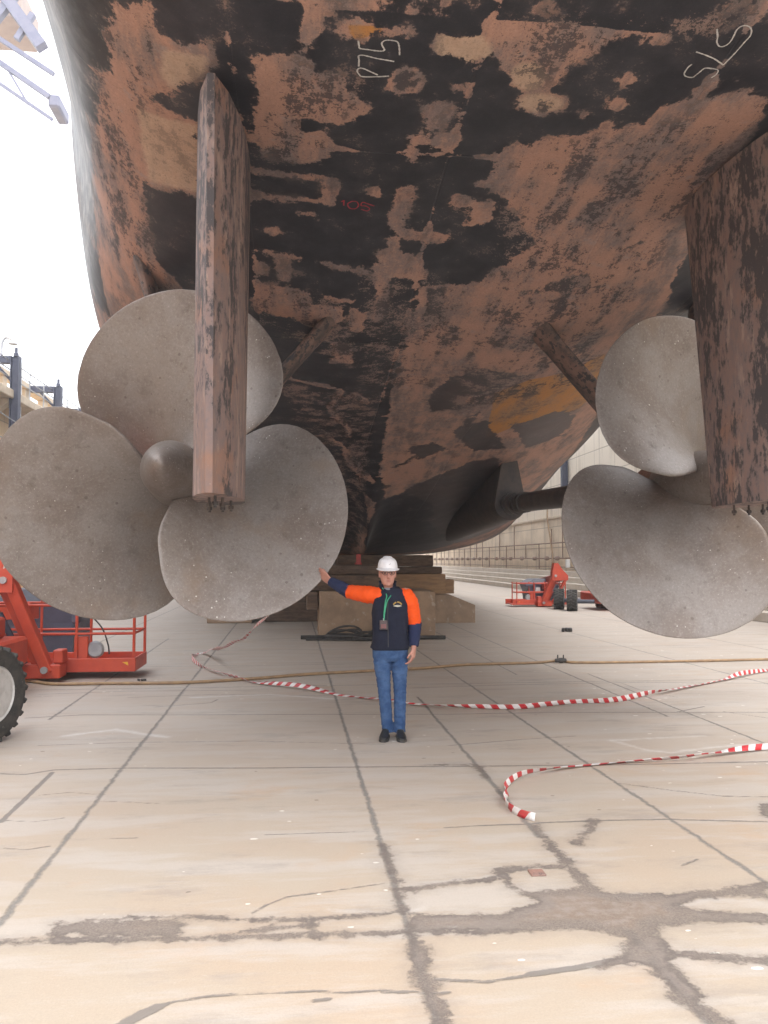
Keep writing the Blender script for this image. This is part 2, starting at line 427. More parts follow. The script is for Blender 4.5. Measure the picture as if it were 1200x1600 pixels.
def pchip(xk, yk, x):
    h = np.diff(xk); dl = np.diff(yk) / h; n = len(xk); m_ = np.zeros(n)
    for i in range(1, n - 1):
        if dl[i-1] * dl[i] > 0:
            w1, w2 = 2*h[i] + h[i-1], h[i] + 2*h[i-1]
            m_[i] = (w1 + w2) / (w1 / dl[i-1] + w2 / dl[i])
    m_[0], m_[-1] = dl[0], dl[-1]
    i = np.clip(np.searchsorted(xk, x) - 1, 0, n - 2); t = (x - xk[i]) / h[i]
    return ((1+2*t)*(1-t)**2*yk[i] + t*(1-t)**2*h[i]*m_[i] + t*t*(3-2*t)*yk[i+1] + t*t*(t-1)*h[i]*m_[i+1])
hy = np.concatenate([np.linspace(1.6, 5.4, 30)[:-1], np.linspace(5.4, 13, 230)[:-1], np.linspace(13, 26, 190)[:-1], np.linspace(26, 84, 90)])
CP = np.zeros((len(hy), 7, 2))
for j in range(7):
    for c in range(2): CP[:, j, c] = pchip(SY, SP[:, j, c], hy)
def cr_section(P, m_=24):
    """Catmull-Rom through control points, sharp at the centreline"""
    Q = np.vstack([2*P[0]-P[1], P, 2*P[-1]-P[-2]]); out = []
    for i in range(1, len(Q)-2):
        t = np.linspace(0, 1, m_, endpoint=False)[:, None]; a, b, c, d = Q[i-1], Q[i], Q[i+1], Q[i+2]
        out.append(.5*((2*b)+(c-a)*t+(2*a-5*b+4*c-d)*t*t+(3*b-a-3*c+d)*t**3))
    return np.vstack(out + [P[-1:]])
NH = 170                                      # points per side
frac = np.concatenate([np.linspace(0, .62, 140)[:-1], np.linspace(.62, 1, NH - 139)])
HV, HS = [], []
for i, y in enumerate(hy):
    sec = cr_section(CP[i]); L = np.concatenate([[0], np.cumsum(np.linalg.norm(np.diff(sec, axis=0), axis=1))])
    g = frac * L[-1]; xs = np.interp(g, L, sec[:, 0]); zs = np.interp(g, L, sec[:, 1])
    X = np.concatenate([-xs[::-1], xs[1:]]) + CX; Z = np.concatenate([zs[::-1], zs[1:]])
    HV.append(np.column_stack([X, np.full(len(X), y), Z])); HS.append(np.concatenate([-g[::-1], g[1:]]))
NC = 2 * NH - 1
HV = np.vstack(HV); HS = np.concatenate(HS)
hme, HF = grid_mesh('hull', HV, len(hy), NC)
HYY = HV[:, 1]
hull_bvh = BVHTree.FromPolygons([tuple(v) for v in HV.tolist()], HF.tolist())
HSP = np.stack([HS, HYY], 1)
def hull_hit(px, py):
    h = hull_bvh.ray_cast(Vector((0, 0, CAM_Z)), ray(px, py).normalized())
    return h
def hull_sy(px, py):
    h = hull_hit(px, py)
    if h[0] is None: return None
    ids = HF[h[2]]; wts = 1 / (np.linalg.norm(HV[ids] - np.array(h[0]), axis=1) + 1e-4)
    return tuple((HSP[ids] * wts[:, None]).sum(0) / wts.sum())
def hp(pts):
    q = [hull_sy(x, y) for x, y in pts]; return [p for p in q if p is not None]
def P_(*xy): return ('p', hp([(xy[i], xy[i+1]) for i in range(0, len(xy), 2)]))
def S_(wd, *xy): return ('s', hp([(xy[i], xy[i+1]) for i in range(0, len(xy), 2)]), wd)
def E_(cx, cy, rx, ry, n=12): return ('p', hp([(cx + rx*math.cos(2*math.pi*k/n), cy + ry*math.sin(2*math.pi*k/n)) for k in range(n)]))
# surveyed paint loss on the bottom plating (photo survey, stored in girth / length metres)
brown = [
 # bilge band, port
 P_(170,1, 243,1, 245,40,272,60,330,75,335,95,318,112,272,140,232,150,215,165,250,160,275,180,312,190,312,308,228,285,222,285,228,330,236,380,262,425,278,480,160,520,150,470,140,300,150,200,165,100),
 P_(262,425, 300,470, 320,520, 250,520),
 # centre
 P_(473,1,510,1,512,20,500,33,502,67,480,80,467,82,470,50,463,33),
 P_(522,50,547,33,563,25,590,27,597,37,633,40,645,50,633,58,600,55,580,63,547,62),
 E_(633,127,27,21),
 P_(392,90,420,80,467,87,487,93,487,113,543,122,543,140,580,160,580,177,540,195,510,197,487,187,467,187,470,200,507,203,530,230,500,257,467,257,420,243,392,217),
 S_(.045, 400,268,440,274,500,278,517,285,518,318,470,312,420,309,398,306), P_(505,282,520,282,519,320,500,318),
 P_(667,170,687,162,705,167,700,183,688,187,687,197,673,202,667,187),
 P_(640,213,660,207,677,213,700,208,723,220,710,240,693,247,677,233,660,233,653,257,633,253,633,230),
 S_(.085, 633,297,627,317,618,347,623,363), S_(.075, 623,363,667,370,693,373),
 S_(.06, 617,370,615,390), P_(590,393,617,387,653,403,667,437,633,437,607,437,587,480,580,433),
 S_(.05, 476,334,488,337), S_(.04,424,361,430,361),
 # lower centre
 P_(398,440,450,448,553,466,559,480,501,466,490,460,484,480,444,506,421,489,398,483),
 P_(539,472,576,486,570,520,547,518), P_(524,535,547,541,553,569,518,566), P_(425,470,500,475,540,480,540,500,500,520,460,500),
 S_(.06, 449,590,507,604,536,610,513,638,544,670,547,684), P_(553,612,579,624,576,633,556,627),
 S_(.10, 507,681,539,699,547,727,582,753), P_(567,768,588,785,585,802,559,837,547,866,562,868,575,800),
 S_(.03, 400,390, 480,405, 570,425), S_(.05, 440,400,445,435), P_(398,405,415,415,410,430,398,430), S_(.07,600,437,598,470,590,500),
 # starboard, everything below the black band
 P_(775,240,800,227,890,212,935,205,940,192,955,192,960,203,1000,192,1030,165,1070,157,1090,162,1130,150,1170,141,1199,160,
    1199,600,1000,640,900,700,860,745,800,790,740,835,700,845,680,790,640,770,600,780,592,740,600,690,612,620,627,560,640,500,650,445,690,445,750,440,800,400,835,380,800,330,777,287),
 S_(.10, 720,315,760,322), P_(722,315,745,308,765,320,775,340,750,355,720,365,730,340), P_(745,290,775,262,800,250,800,330,770,290),
 # top right, above the black band
 P_(673,1,687,20,717,27,747,23,760,60,800,120,850,135,863,133,890,100,927,83,960,63,997,60,1007,68,1040,63,1053,37,1083,25,1120,23,1160,37,1199,38,1199,1),
 P_(683,55,747,50,767,67,770,87,733,100,697,90,680,80), P_(760,70,800,85,800,120,780,100),
 E_(825,118,30,26), E_(843,161,41,18),
 E_(963,163,12,8), E_(983,125,12,8), E_(913,181,5,4), E_(1093,145,8,5), E_(1115,130,9,6), E_(1153,124,9,4), E_(590,302,9,7), E_(715,135,5,3),
]
black = [
 E_(633,127,12,10), E_(849,165,8,4), S_(.03,430,285,495,292), P_(417,275,497,285,498,308,425,303),
 P_(800,327,816,325,803,342,795,345), P_(798,365,836,371,828,392,800,393), P_(808,462,850,440,933,423,908,446,870,460),
 P_(978,385,1021,363,1010,379,985,389), P_(672,611,708,590,756,575,828,587,768,611,732,620,717,638,669,644),
 P_(717,668,756,638,745,650,732,674,710,680), P_(792,545,810,527,825,527,801,548),
 P_(600,735,630,722,655,705,660,712,630,728), P_(582,750,612,758,605,764,584,762),
 P_(620,775,690,740,740,720,775,715,800,770,790,800,740,835,650,862,590,862,600,815), P_(800,665,870,640,905,650,880,680,820,700),
 P_(666,450,700,448,690,500,660,520), P_(640,480,655,475,650,520,640,530),
 P_(700,675,760,655,790,700,740,705), P_(640,700,680,690,700,700,650,720),
]
tan = [E_(825,118,26,22), E_(843,161,36,14), P_(683,55,747,50,767,67,770,87,733,100,697,90,680,80), P_(255,75,325,90,320,110,270,140,250,120), P_(215,170,310,195,310,300,232,282,222,230)]
orange = [P_(757,686,774,614,828,593,880,583,945,552,945,600,905,638,800,668), P_(545,40,600,40,595,56,550,60)]
mottle = [P_(747,23,1199,10,1199,40,1040,63,997,60,900,95,850,135,800,120,760,60), P_(400,85,580,120,585,180,480,195,540,240,440,260,398,230),
          P_(165,1,240,1,260,60,215,200,230,330,290,500,150,500,140,300), P_(640,445,760,440,720,560,625,560), P_(400,440,560,460,560,580,400,500),
          P_(800,230,1199,160,1199,600,900,600,700,640,760,440), P_(430,590,600,620,600,870,540,870), P_(120,480,300,430,320,540,150,540), P_(560,430,680,430,680,620,560,600)]
hf = {}
for nm, shp in (('brown', brown), ('black', black), ('tan', tan), ('orange', orange), ('mottle', mottle)):
    hf[nm] = field(HSP, [s_ for s_ in shp if len(s_[1]) > (2 if s_[0] == 'p' else 1)], .35)
# plating that the survey does not reach keeps the same kind of ragged paint loss
rng = np.random.RandomState(3)
wav = sum(np.sin(HS * a + HYY * b + c) for a, b, c in rng.uniform(.4, 2.4, (7, 3))) / 3.0
unseen = (HYY < 5.6) | (HYY > 27) | (HS < -5.2) | (HS > 6.5)
hf['brown'] = np.where(unseen, np.clip(wav * .2, -.35, .35), hf['brown'])
for nm in hf: add_attr(hme, nm, hf[nm])
girth_side = np.clip((HV[:, 2] - (5.86 + .02 * np.maximum(0, HYY - 8))) / 1.0, 0, 1) * (np.abs(HS) > 2.4)
add_attr(hme, 'side', girth_side)
add_attr(hme, 'girth', HS)

def hull_material():
    m = Mat('hull_paint'); co = m.co()
    n1 = m.noise(2.6, 7, .66); n2 = m.noise(13, 8, .72); n3 = m.noise(48, 6, .7)
    stv = m.noise(3.0, 8, .70, m.scale((1.0, .22, 1.0)))
    d1 = m.math('SUBTRACT', n1, .5); d2 = m.math('SUBTRACT', n2, .5); d3 = m.math('SUBTRACT', n3, .5)
    def fld(nm, a1, a2, lo=-.012, hi=.012):
        f = m.math('MULTIPLY_ADD', d1, a1, m.attr(nm)); f = m.math('MULTIPLY_ADD', d2, a2, f); f = m.math('MULTIPLY_ADD', m.math('SUBTRACT', stv, .5), a1 * .9, f)
        return m.step(f, lo, hi)
    mot = m.step(m.attr('mottle'), -.10, .15)
    y = m.n('SeparateXYZ', {0: co}, 1); g = m.attr('girth')
    sw = m.math('MINIMUM', m.math('PINGPONG', m.math('ADD', g, .4), .95), m.math('PINGPONG', m.math('ADD', y, .3), 1.9))
    sw = m.math('MULTIPLY_ADD', d2, .02, sw)
    wl = m.math('SUBTRACT', 1.0, m.step(sw, .0, .07))
    fb = m.step(m.math('ADD', m.math('ADD', m.math('MULTIPLY', d1, .36), m.math('MULTIPLY', d2, .24)), m.math('ADD', m.math('MULTIPLY_ADD', m.math('SUBTRACT', stv, .5), .33, m.attr('brown')), m.math('MULTIPLY', wl, m.math('MULTIPLY_ADD', n1, .9, -.33)))), -.012, .012)
    fk = fld('black', .42, .30, -.02, .02)
    # black flakes left on the brown
    keep = m.step(m.math('ADD', m.math('MULTIPLY_ADD', d3, .75, m.math('MULTIPLY_ADD', m.math('SUBTRACT', stv, .5), 1.1, m.math('MULTIPLY_ADD', d1, .7, n2))), m.math('MULTIPLY', mot, .05)), .59, .635)
    keep = m.math('MULTIPLY', keep, m.math('MULTIPLY_ADD', mot, .45, .5))
    fb = m.math('MULTIPLY', fb, m.math('SUBTRACT', 1.0, m.math('MULTIPLY', fk, .93)))
    brownc = m.mix(m.step(m.math('MULTIPLY_ADD', m.math('SUBTRACT', m.noise(1.1, 4, .6), .5), .8, stv), .38, .62), (.40, .235, .18), (.215, .165, .155))
    brownc = m.mix(m.step(n2, .50, .72), brownc, (.49, .29, .215))
    brownc = m.mix(m.math('MULTIPLY', m.step(m.noise(5, 6, .7), .56, .72), .7), brownc, (.29, .245, .235))
    brownc = m.mix(m.math('MULTIPLY', m.step(n3, .58, .70), .65), brownc, (.58, .43, .35))
    brownc = m.mix(m.math('MULTIPLY', fld('tan', .1, .12, -.03, .03), .75), brownc, m.mix(m.step(n2, .35, .7), (.46, .33, .235), (.55, .41, .31)))
    brownc = m.mix(m.math('MULTIPLY', fld('orange', .05, .06), .9), brownc, m.mix(m.step(stv, .4, .66), (.47, .21, .045), (.30, .19, .115)))
    blackc = m.mix(m.step(n1, .35, .75), (.017, .018, .025), (.045, .044, .052))
    blackc = m.mix(m.math('MULTIPLY', m.step(n3, .60, .75), .35), blackc, (.12, .095, .085))
    rim = m.math('MULTIPLY', m.math('SUBTRACT', fld('brown', .36, .24, -.045, -.01), fb), .5)
    blackc = m.mix(m.math('MULTIPLY', m.math('MAXIMUM', rim, 0.0), .35), blackc, (.16, .12, .11))
    col = m.mix(m.math('MULTIPLY', keep, .85), brownc, blackc)
    col = m.mix(fb, blackc, col)
    fleck = m.math('MULTIPLY', m.step(m.math('ADD', m.math('MULTIPLY_ADD', d2, .9, n3), m.math('MULTIPLY_ADD', mot, .16, m.math('MULTIPLY', d1, 1.3))), .70, .76), m.math('MULTIPLY_ADD', mot, .55, .35))
    col = m.mix(m.math('MULTIPLY', fleck, m.math('SUBTRACT', 1.0, fb)), col, m.mix(n2, (.30, .18, .145), (.24, .19, .17)))
    # grey-blue side above the bilge turn, sky sheen painted in, with slanting rubs
    ws = m.noise(3.0, 5, .6, m.n('Mapping', {'Vector': co, 'Rotation': (R(35), 0, 0), 'Scale': (1, .5, 4)}))
    slate = m.mix(m.step(ws, .42, .66), (.23, .25, .265), (.40, .41, .415))
    sd_ = m.step(m.math('MULTIPLY_ADD', d1, .5, m.attr('side')), .12, .75)
    col = m.mix(m.math('MULTIPLY', sd_, .85), col, slate)
    col = m.mix(m.math('MULTIPLY', m.step(n3, .52, .28), .38), col, (.05, .045, .046))
    h = m.math('ADD', m.math('MULTIPLY', fb, -.6), m.math('MULTIPLY', n3, .25))
    # plate seams: lengthways and athwart welds
    seam = m.math('SUBTRACT', 1.0, m.step(sw, .003, .016))
    h = m.math('MULTIPLY_ADD', seam, 1.1, h)
    h = m.math('MULTIPLY_ADD', m.noise(.9, 2), 6.0, h)
    m.bump(h, .5, .006)
    return m.out(col, m.mix(fb, (.50,)*3, (.72,)*3), 0, .4)
M_hull = hull_material()
M_rust = worn('rusty_primer', (.33,.185,.145), (.22,.14,.12), 5, .75, 0, .3, (.05,.045,.045), .60)
M_black = worn('black_shaft_paint', (.035,.032,.034), (.07,.055,.05), 5, .55, 0, .3, (.20,.12,.09), .66)

ship = empty('ship', (CX, 0, 0), 'large ship in dry dock with flaking black and brown bottom paint, two propellers and rudders', 'ship')
def sp(mb_or_name, *a): pass
hull = link('hull', hme, M_hull, ship, True, (-CX, 0, 0))
# stern transom and deck close the shell
t_ = MB((CX, 0, 0)); sec0 = [tuple(v) for v in HV[:NC]]
t_.face([Vector(p) for p in sec0[::3]] )
t_.build('transom', M_hull, ship)
# ------------------------------------------------------------------ rudders, propellers, shafts, brackets (parts of the ship)
def rudder_material():
    m = Mat('rudder_paint'); v = m.scale((1, 1, .28)); v2 = m.scale((1, 1, .5))
    n1 = m.noise(3.2, 7, .68, v); n2 = m.noise(14, 7, .7, v2); n3 = m.noise(40, 5, .7)
    c = m.mix(m.step(n2, .35, .66), (.25, .17, .15), (.185, .15, .15))
    c = m.mix(m.math('MULTIPLY', m.step(m.noise(6, 5, .65, v), .52, .68), .7), c, (.42, .31, .26))
    c = m.mix(m.math('MULTIPLY', m.step(m.noise(1.3, 4, .6), .55, .7), .5), c, (.36, .17, .09))
    k = m.step(m.math('MULTIPLY_ADD', m.math('SUBTRACT', n2, .5), .60, m.noise(1.9, 8, .74, v)), .475, .55)
    c = m.mix(m.math('MULTIPLY', k, .9), c, (.05, .046, .05))
    c = m.mix(m.math('MULTIPLY', m.step(n3, .62, .72), .4), c, (.50, .42, .38))
    m.bump(m.math('ADD', m.math('MULTIPLY', k, -.5), m.math('MULTIPLY', n3, .4)), .45, .006)
    return m.out(c, .68, 0, .4)
M_rud = rudder_material()
def bronze_material():
    m = Mat('propeller_bronze')
    n1 = m.noise(1.3, 5, .6); n2 = m.noise(9, 7, .7); n3 = m.noise(40, 8, .82)
    c = m.mix(m.step(n1, .38, .64), (.255, .228, .212), (.20, .165, .145))
    c = m.mix(m.math('MULTIPLY', m.step(n2, .5, .7), .55), c, (.28, .258, .243))
    c = m.mix(m.math('MULTIPLY', m.step(m.noise(4.2, 8, .72), .57, .70), .5), c, (.095, .070, .058))
    c = m.mix(m.math('MULTIPLY', m.step(n3, .52, .66), .55), c, (.42, .39, .37))
    c = m.mix(m.math('MULTIPLY', m.step(n3, .47, .33), .5), c, (.11, .092, .083))
    c = m.mix(m.math('MULTIPLY', m.step(m.noise(.8, 5, .62, m.scale((1,1,1), None, (2.2,5.1,.7))), .52, .70), .40), c, (.25, .165, .10))
    c = m.mix(m.math('MULTIPLY', m.step(m.noise(2.6, 8, .74, m.scale((1,1,1), None, (7.2,1.1,3.7))), .53, .70), .40), c, (.13, .105, .095))
    vor = m.n('TexVoronoi', {'Vector': m.co(), 'Scale': 13.0}, 0)
    sp_ = m.math('LESS_THAN', m.math('MULTIPLY_ADD', m.math('SUBTRACT', n3, .5), .14, vor), m.math('MULTIPLY', m.step(n1, .35, .7), .11))
    c = m.mix(m.math('MULTIPLY', sp_, .75), c, (.68, .66, .62))
    vor2 = m.n('TexVoronoi', {'Vector': m.scale((1, 1, 1), None, (4.3, 1.1, 2.2)), 'Scale': 6.0}, 0)
    sd_ = m.math('LESS_THAN', m.math('MULTIPLY_ADD', m.math('SUBTRACT', n2, .5), .25, vor2), .085)
    c = m.mix(m.math('MULTIPLY', sd_, .55), c, (.10, .08, .07))
    m.bump(m.math('ADD', n3, m.math('MULTIPLY', n2, .8)), .28, .004)
    return m.out(c, m.math('MULTIPLY_ADD', n2, .25, .34), .45, .5)
M_brz = bronze_material()

M_strut = worn('strut_paint', (.20,.12,.095), (.07,.055,.05), 3.2, .7, 0, .3, (.04,.036,.037), .52)
def make_rudder(xs, sgn):
    """xs: shaft offset from centreline; foil section, thickest forward, blunt trailing edge towards the camera"""
    X0 = CX + xs; mb = MB((CX, 0, 0)); rings = []
    zt, zb = 5.50, 2.27
    for q in np.linspace(0, 1, 26):
        z = zb + (zt - zb) * q
        yt = 6.46 - .20 * q; yl = 7.93 + .50 * q
        prof = [(0, .028), (.02, .040), (.12, .115), (.28, .175), (.45, .208), (.62, .215), (.78, .200), (.90, .150), (.965, .085), (1.0, .0)]
        r_ = [(X0 + w_, yt + (yl - yt) * c, z) for c, w_ in prof] + [(X0 - w_, yt + (yl - yt) * c, z) for c, w_ in prof[-2::-1]]
        rings.append(r_)
    mb.loft(rings)
    o = mb.build('rudder', M_rud, ship, autosmooth=40)
    st_ = MB((CX, 0, 0)); st_.lathe([(.14, 0), (.14, .3), (.17, .32), (.17, .5)], (X0, 7.55, 5.42), (0, 0, 1), 24)
    st_.build('rudder_stock', M_rust, o, autosmooth=35)
    bs = [(6.75, .02), (6.95, -.05), (6.95, .06), (7.3, .10), (7.4, .02), (7.45, -.10)]
    for by, bx in bs:
        b = MB((CX, 0, 0)); c_ = (X0 + bx, by, zb)
        b.lathe([(.011, .0), (.011, -.05), (.022, -.05), (.024, -.062), (.022, -.078), (.012, -.080), (.012, -.098)], c_, (0, 0, 1), 8)
        b.build('bolt', M_black, o)
    return o
make_rudder(-2.45, -1); make_rudder(2.45, 1)

TH = [(.16,54),(.22,61),(.28,65),(.35,66),(.45,63.5),(.55,61),(.65,57),(.73,52),(.80,45.5),(.86,38),(.91,30),(.95,22),(.98,13.5),(1.0,0)]
_tr = np.array([a for a, b in TH]); _tt = np.array([b for a, b in TH]) * 1.035
PR, PITCHD = 1.93, 3.5
def blade(mb, c, phi0, hand):
    rs = np.concatenate([np.linspace(.16, .86, 18), 1 - (1 - .86) * (1 - np.linspace(0, 1, 14)[1:]) ** 2])
    nt = 26; A, B = [], []
    for r_ in rs:
        th = pchip(_tr, _tt, np.array([r_]))[0] if r_ < .98 else max(.6, 13.5 * math.sqrt(max(0, (1 - r_) / .02)))
        rowA, rowB = [], []
        T = .5 * (.17 * (1 - r_) ** 1.3 + .022)
        for k in range(nt + 1):
            t = -math.cos(math.pi * k / nt)
            a = R(phi0 + hand * t * th)
            y = -PITCHD * (t * th) / 360 - .45 * r_
            hw = T * math.sqrt(max(0, 1 - t * t)) + .006
            # the pitch face is tangent to a helix: thicken along its normal
            pa = math.atan2(PITCHD, 2 * math.pi * r_ * PR)
            dt = hw * math.sin(pa) / (r_ * PR)
            for s_, row in ((1, rowA), (-1, rowB)):
                a2 = a + hand * s_ * dt * .9
                row.append(Vector(c) + Vector((math.sin(a2) * r_ * PR, y + s_ * hw * math.cos(pa), math.cos(a2) * r_ * PR)))
        A.append(rowA); B.append(rowB)
    rings = [a_ + b_[::-1] for a_, b_ in zip(A, B)]
    mb.loft(rings)
def make_prop(xs, phis, hand):
    c = (CX + xs, 9.2, 2.67); par = None
    hb = MB((CX, 0, 0))
    hb.lathe([(0, -.655), (.298, -.655), (.330, -.3), (.35, 0), (.345, .35), (.32, .62), (.25, .66), (0, .66)], c, (0, 1, 0), 40)
    p = hb.build('propeller', M_brz, ship, autosmooth=40)
    cp = MB((CX, 0, 0))
    cp.lathe([(.015, -1.27), (.05, -1.255), (.085, -1.21), (.135, -1.12), (.19, -1.0), (.24, -.87), (.278, -.76), (.297, -.68), (.299, -.657), (0, -.655)], c, (0, 1, 0), 40)
    cp.build('hub_cap', M_brz, p, autosmooth=40)
    for ph in phis:
        b = MB((CX, 0, 0)); blade(b, c, ph, hand); b.build('blade', M_brz, p, autosmooth=50)
    return p
make_prop(-3.07, (0, 118.5, 239), 1)
make_prop(2.86, (-24.5, -141, 97), -1)

for s_ in (-1, 1):
    X0 = CX + s_ * 3.12; X1 = CX + s_ * 2.98
    sh = MB((CX, 0, 0)); pts = [Vector((X0, 9.7, 2.74)).lerp(Vector((X1, 19.0, 3.04)), k / 20) for k in range(21)]
    sh.tube(pts, .20, 24); so = sh.build('shaft', M_black, ship, autosmooth=40)
    for k in range(5):                                                     # fairwater bands near the stern tube
        rb = MB((CX, 0, 0)); q = Vector((X0, 9.7, 2.74)).lerp(Vector((X1, 19.0, 3.04)), .80 + .035 * k)
        rb.lathe([(.19, -.05), (.222 + .012 * k, -.05), (.222 + .012 * k, .05), (.19, .05)], q, (0, 1, .05), 28)
        rb.build('shaft_band', M_black, so, autosmooth=40)
    bo = MB((CX, 0, 0)); rings = []
    for k, y in enumerate(np.linspace(18.3, 26.0, 14)):
        q = k / 13; r_ = .36 + .32 * q; zc = 3.01 + .02 * k - .25 * q; zt = 4.9 - .6 * q
        ring = []
        for a in range(28):
            an = 2 * math.pi * a / 28; x_, z_ = math.cos(an) * r_, math.sin(an) * r_
            if z_ > 0: z_ = z_ * (zt - zc) / r_; x_ *= (1 - .82 * math.sin(an))
            ring.append((X1 + x_, y, zc + z_))
        rings.append(ring)
    bo.loft(rings); bo.build('shaft_bossing', M_black, ship, autosmooth=45)
    # A-bracket: barrel and two streamlined arms
    br = MB((CX, 0, 0)); br.lathe([(.21, -.5), (.33, -.5), (.36, -.3), (.36, .3), (.32, .52), (.21, .52)], (X0, 10.45, 2.71), (0, 1, .05), 30)
    bro = br.build('shaft_bracket', M_rust, ship, autosmooth=40)
    for xa, za in ((CX + s_ * 1.25, 5.0), (CX + s_ * 3.75, 5.55)):
        ar = MB((CX, 0, 0)); a, b = Vector((X0, 10.45, 2.78)), Vector((xa, 10.6, za))
        u = (b - a).normalized(); sx = u.cross(Vector((0, 1, 0))).normalized(); rings = []
        for q, fl in ((0, 1), (.5, 1), (.80, 1.0), (.92, 1.15), (1.0, 1.45)):
            c_ = a.lerp(b, q)
            rings.append([c_ + Vector((0, 1, 0)) * (.30 * fl * math.cos(t)) + sx * (.085 * fl * math.sin(t)) for t in [2 * math.pi * k / 20 for k in range(20)]])
        ar.loft(rings); ar.build('bracket_arm', M_strut, bro, autosmooth=50)
# hull writing: chalk and paint-stick strokes following the plating
M_chalk = worn('chalk', (.62,.62,.60), (.40,.40,.40), 60, .9, 0, .0)
M_redstick = worn('red_paint_stick', (.42,.04,.06), (.30,.03,.05), 60, .8, 0, .0)
def write(strokes, mat, rad, name, label):
    mb = MB((CX, 0, 0))
    for st in strokes:
        pts = []
        for p in catmull([(x, y, 0) for x, y in st], 5):
            h = hull_hit(p.x, p.y)
            if h[0] is not None: 
                n_ = Vector(h[1]); n_ = n_ if n_.z < 0 else -n_
                pts.append((h[0] + n_ * .002, n_))
        rnd = random.Random(5)
        rows = []
        for i, (p, n_) in enumerate(pts):
            t = (pts[min(i+1, len(pts)-1)][0] - pts[max(i-1, 0)][0]).normalized(); b = t.cross(n_).normalized()
            r_ = rad * rnd.uniform(.65, 1.15); rows.append([p + b * r_, p + n_ * .0012, p - b * r_])
        mb.grid(rows)
    o = mb.build(name, mat, hull, recalc=False); o.location = (CX, 0, 0); return tag(o, label)
def zz(ox, oy, k, st): return [[(ox + x / k, oy + y / k) for x, y in s_] for s_ in st]
write(zz(540, 10, 8.571, [[(170,455),(180,520),(195,560),(300,575),(400,590),(480,595),(520,580),(490,520),(490,480),(540,450),(640,455),(700,480),(720,560),(722,650)],
      [(175,800),(180,720),(175,660),(230,650),(300,665),(420,695),(540,715),(650,735)],
      [(580,930),(440,938),(230,938),(175,900),(155,860),(180,825),(240,830),(330,870),(430,915)]]), M_chalk, .0065, 'chalk_number', 'white chalk number written sideways on the black paint')
write(zz(1050, 20, 8, [[(560,200),(570,300),(560,360),(590,415),(650,415),(720,370),(770,290),(810,210),(870,165),(940,160),(990,200),(980,280),(910,360),(850,430),(760,530),(640,650)],[(640,650),(540,580),(430,530),(300,485)],
      [(250,640),(200,680),(155,750),(170,790),(250,805),(300,775),(350,735),(410,690),(500,695),(575,715),(550,770),(490,810)]]), M_chalk, .006, 'chalk_number', 'white chalk scrawl near the starboard edge of the black band')
write(zz(400, 260, 6, [[(825,315),(822,365)], [(800,330),(826,318)], [(900,325),(860,350),(880,390),(930,395),(960,365),(945,330),(900,325)], [(1110,370),(1050,350),(1000,335),(985,365),(1030,370),(1065,395),(1040,415),(985,400)]]), M_redstick, .007, 'painted_number', 'red painted number 105')
# ------------------------------------------------------------------ keel blocks
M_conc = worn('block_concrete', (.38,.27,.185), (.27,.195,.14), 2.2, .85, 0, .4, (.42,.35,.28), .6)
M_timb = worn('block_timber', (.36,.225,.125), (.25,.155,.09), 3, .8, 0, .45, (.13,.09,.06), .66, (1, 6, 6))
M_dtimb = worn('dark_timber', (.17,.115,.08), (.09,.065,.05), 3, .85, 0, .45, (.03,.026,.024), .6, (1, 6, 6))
M_green = worn('green_stained_block', (.32,.36,.31), (.33,.29,.24), 3.0, .85, 0, .3, (.22,.34,.28), .56)
KG = 'keel blocks under the ship'
def block(name, cat, x0, x1, y0, y1, z0, z1, mat, label, slope=0, bev=.02):
    c = Vector(((x0+x1)/2, (y0+y1)/2, z0)); mb = MB(c)
    if slope:
        pr = [(x0, z0), (x1, z0), (x1, z0 + (z1-z0)*.62), (x1 - slope, z1), (x0, z1)]
        mb.loft([[(x, y, z) for x, z in pr] for y in (y0, y1)])
    else:
        mb.box(c + Vector((0, 0, (z1-z0)/2)), (x1-x0, y1-y0, z1-z0), None, bev, 0, 2)
        bmesh.ops.subdivide_edges(mb.bm, edges=[e for e in mb.bm.edges if e.calc_length() > .25], cuts=5, use_grid_fill=True)
    o = mb.build(name, mat, loc=c, jitter=.007); return tag(o, label, cat, KG)
block('concrete_block', 'keel block', .42, 3.05, 18.66, 20.6, 0, 1.04, M_conc, 'big concrete keel block behind the man with black hoses along its foot')
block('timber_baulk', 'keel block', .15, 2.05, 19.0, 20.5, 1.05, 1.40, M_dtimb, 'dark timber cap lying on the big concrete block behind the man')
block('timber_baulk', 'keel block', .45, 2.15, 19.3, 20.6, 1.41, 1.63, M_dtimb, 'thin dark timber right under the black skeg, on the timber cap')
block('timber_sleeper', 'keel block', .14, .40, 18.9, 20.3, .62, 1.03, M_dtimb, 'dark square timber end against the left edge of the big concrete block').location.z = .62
block('concrete_block', 'keel block', 3.15, 4.88, 22.9, 24.2, 0, .80, M_conc, 'low brown concrete block with a sloped right end, right of the man', .75)
block('concrete_block', 'keel block', 2.4, 3.12, 22.9, 24.2, 0, .80, M_green, 'concrete block with a pale green stain beside the orange sleeve')
block('timber_baulk', 'keel block', 1.1, 4.02, 22.8, 24.0, .81, 1.36, M_timb, 'thick brown timber baulk at head height right of the man')
block('timber_baulk', 'keel block', 4.03, 4.30, 23.0, 23.7, .81, 1.20, M_timb, 'short timber end sticking out right of the thick brown baulk')
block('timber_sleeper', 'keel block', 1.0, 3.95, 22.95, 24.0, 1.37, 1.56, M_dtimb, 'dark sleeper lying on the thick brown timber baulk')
block('timber_sleeper', 'keel block', 1.0, 3.72, 23.1, 24.1, 1.57, 1.89, M_dtimb, 'uppermost dark timber between the ship bottom and the sleepers, right of the helmet')
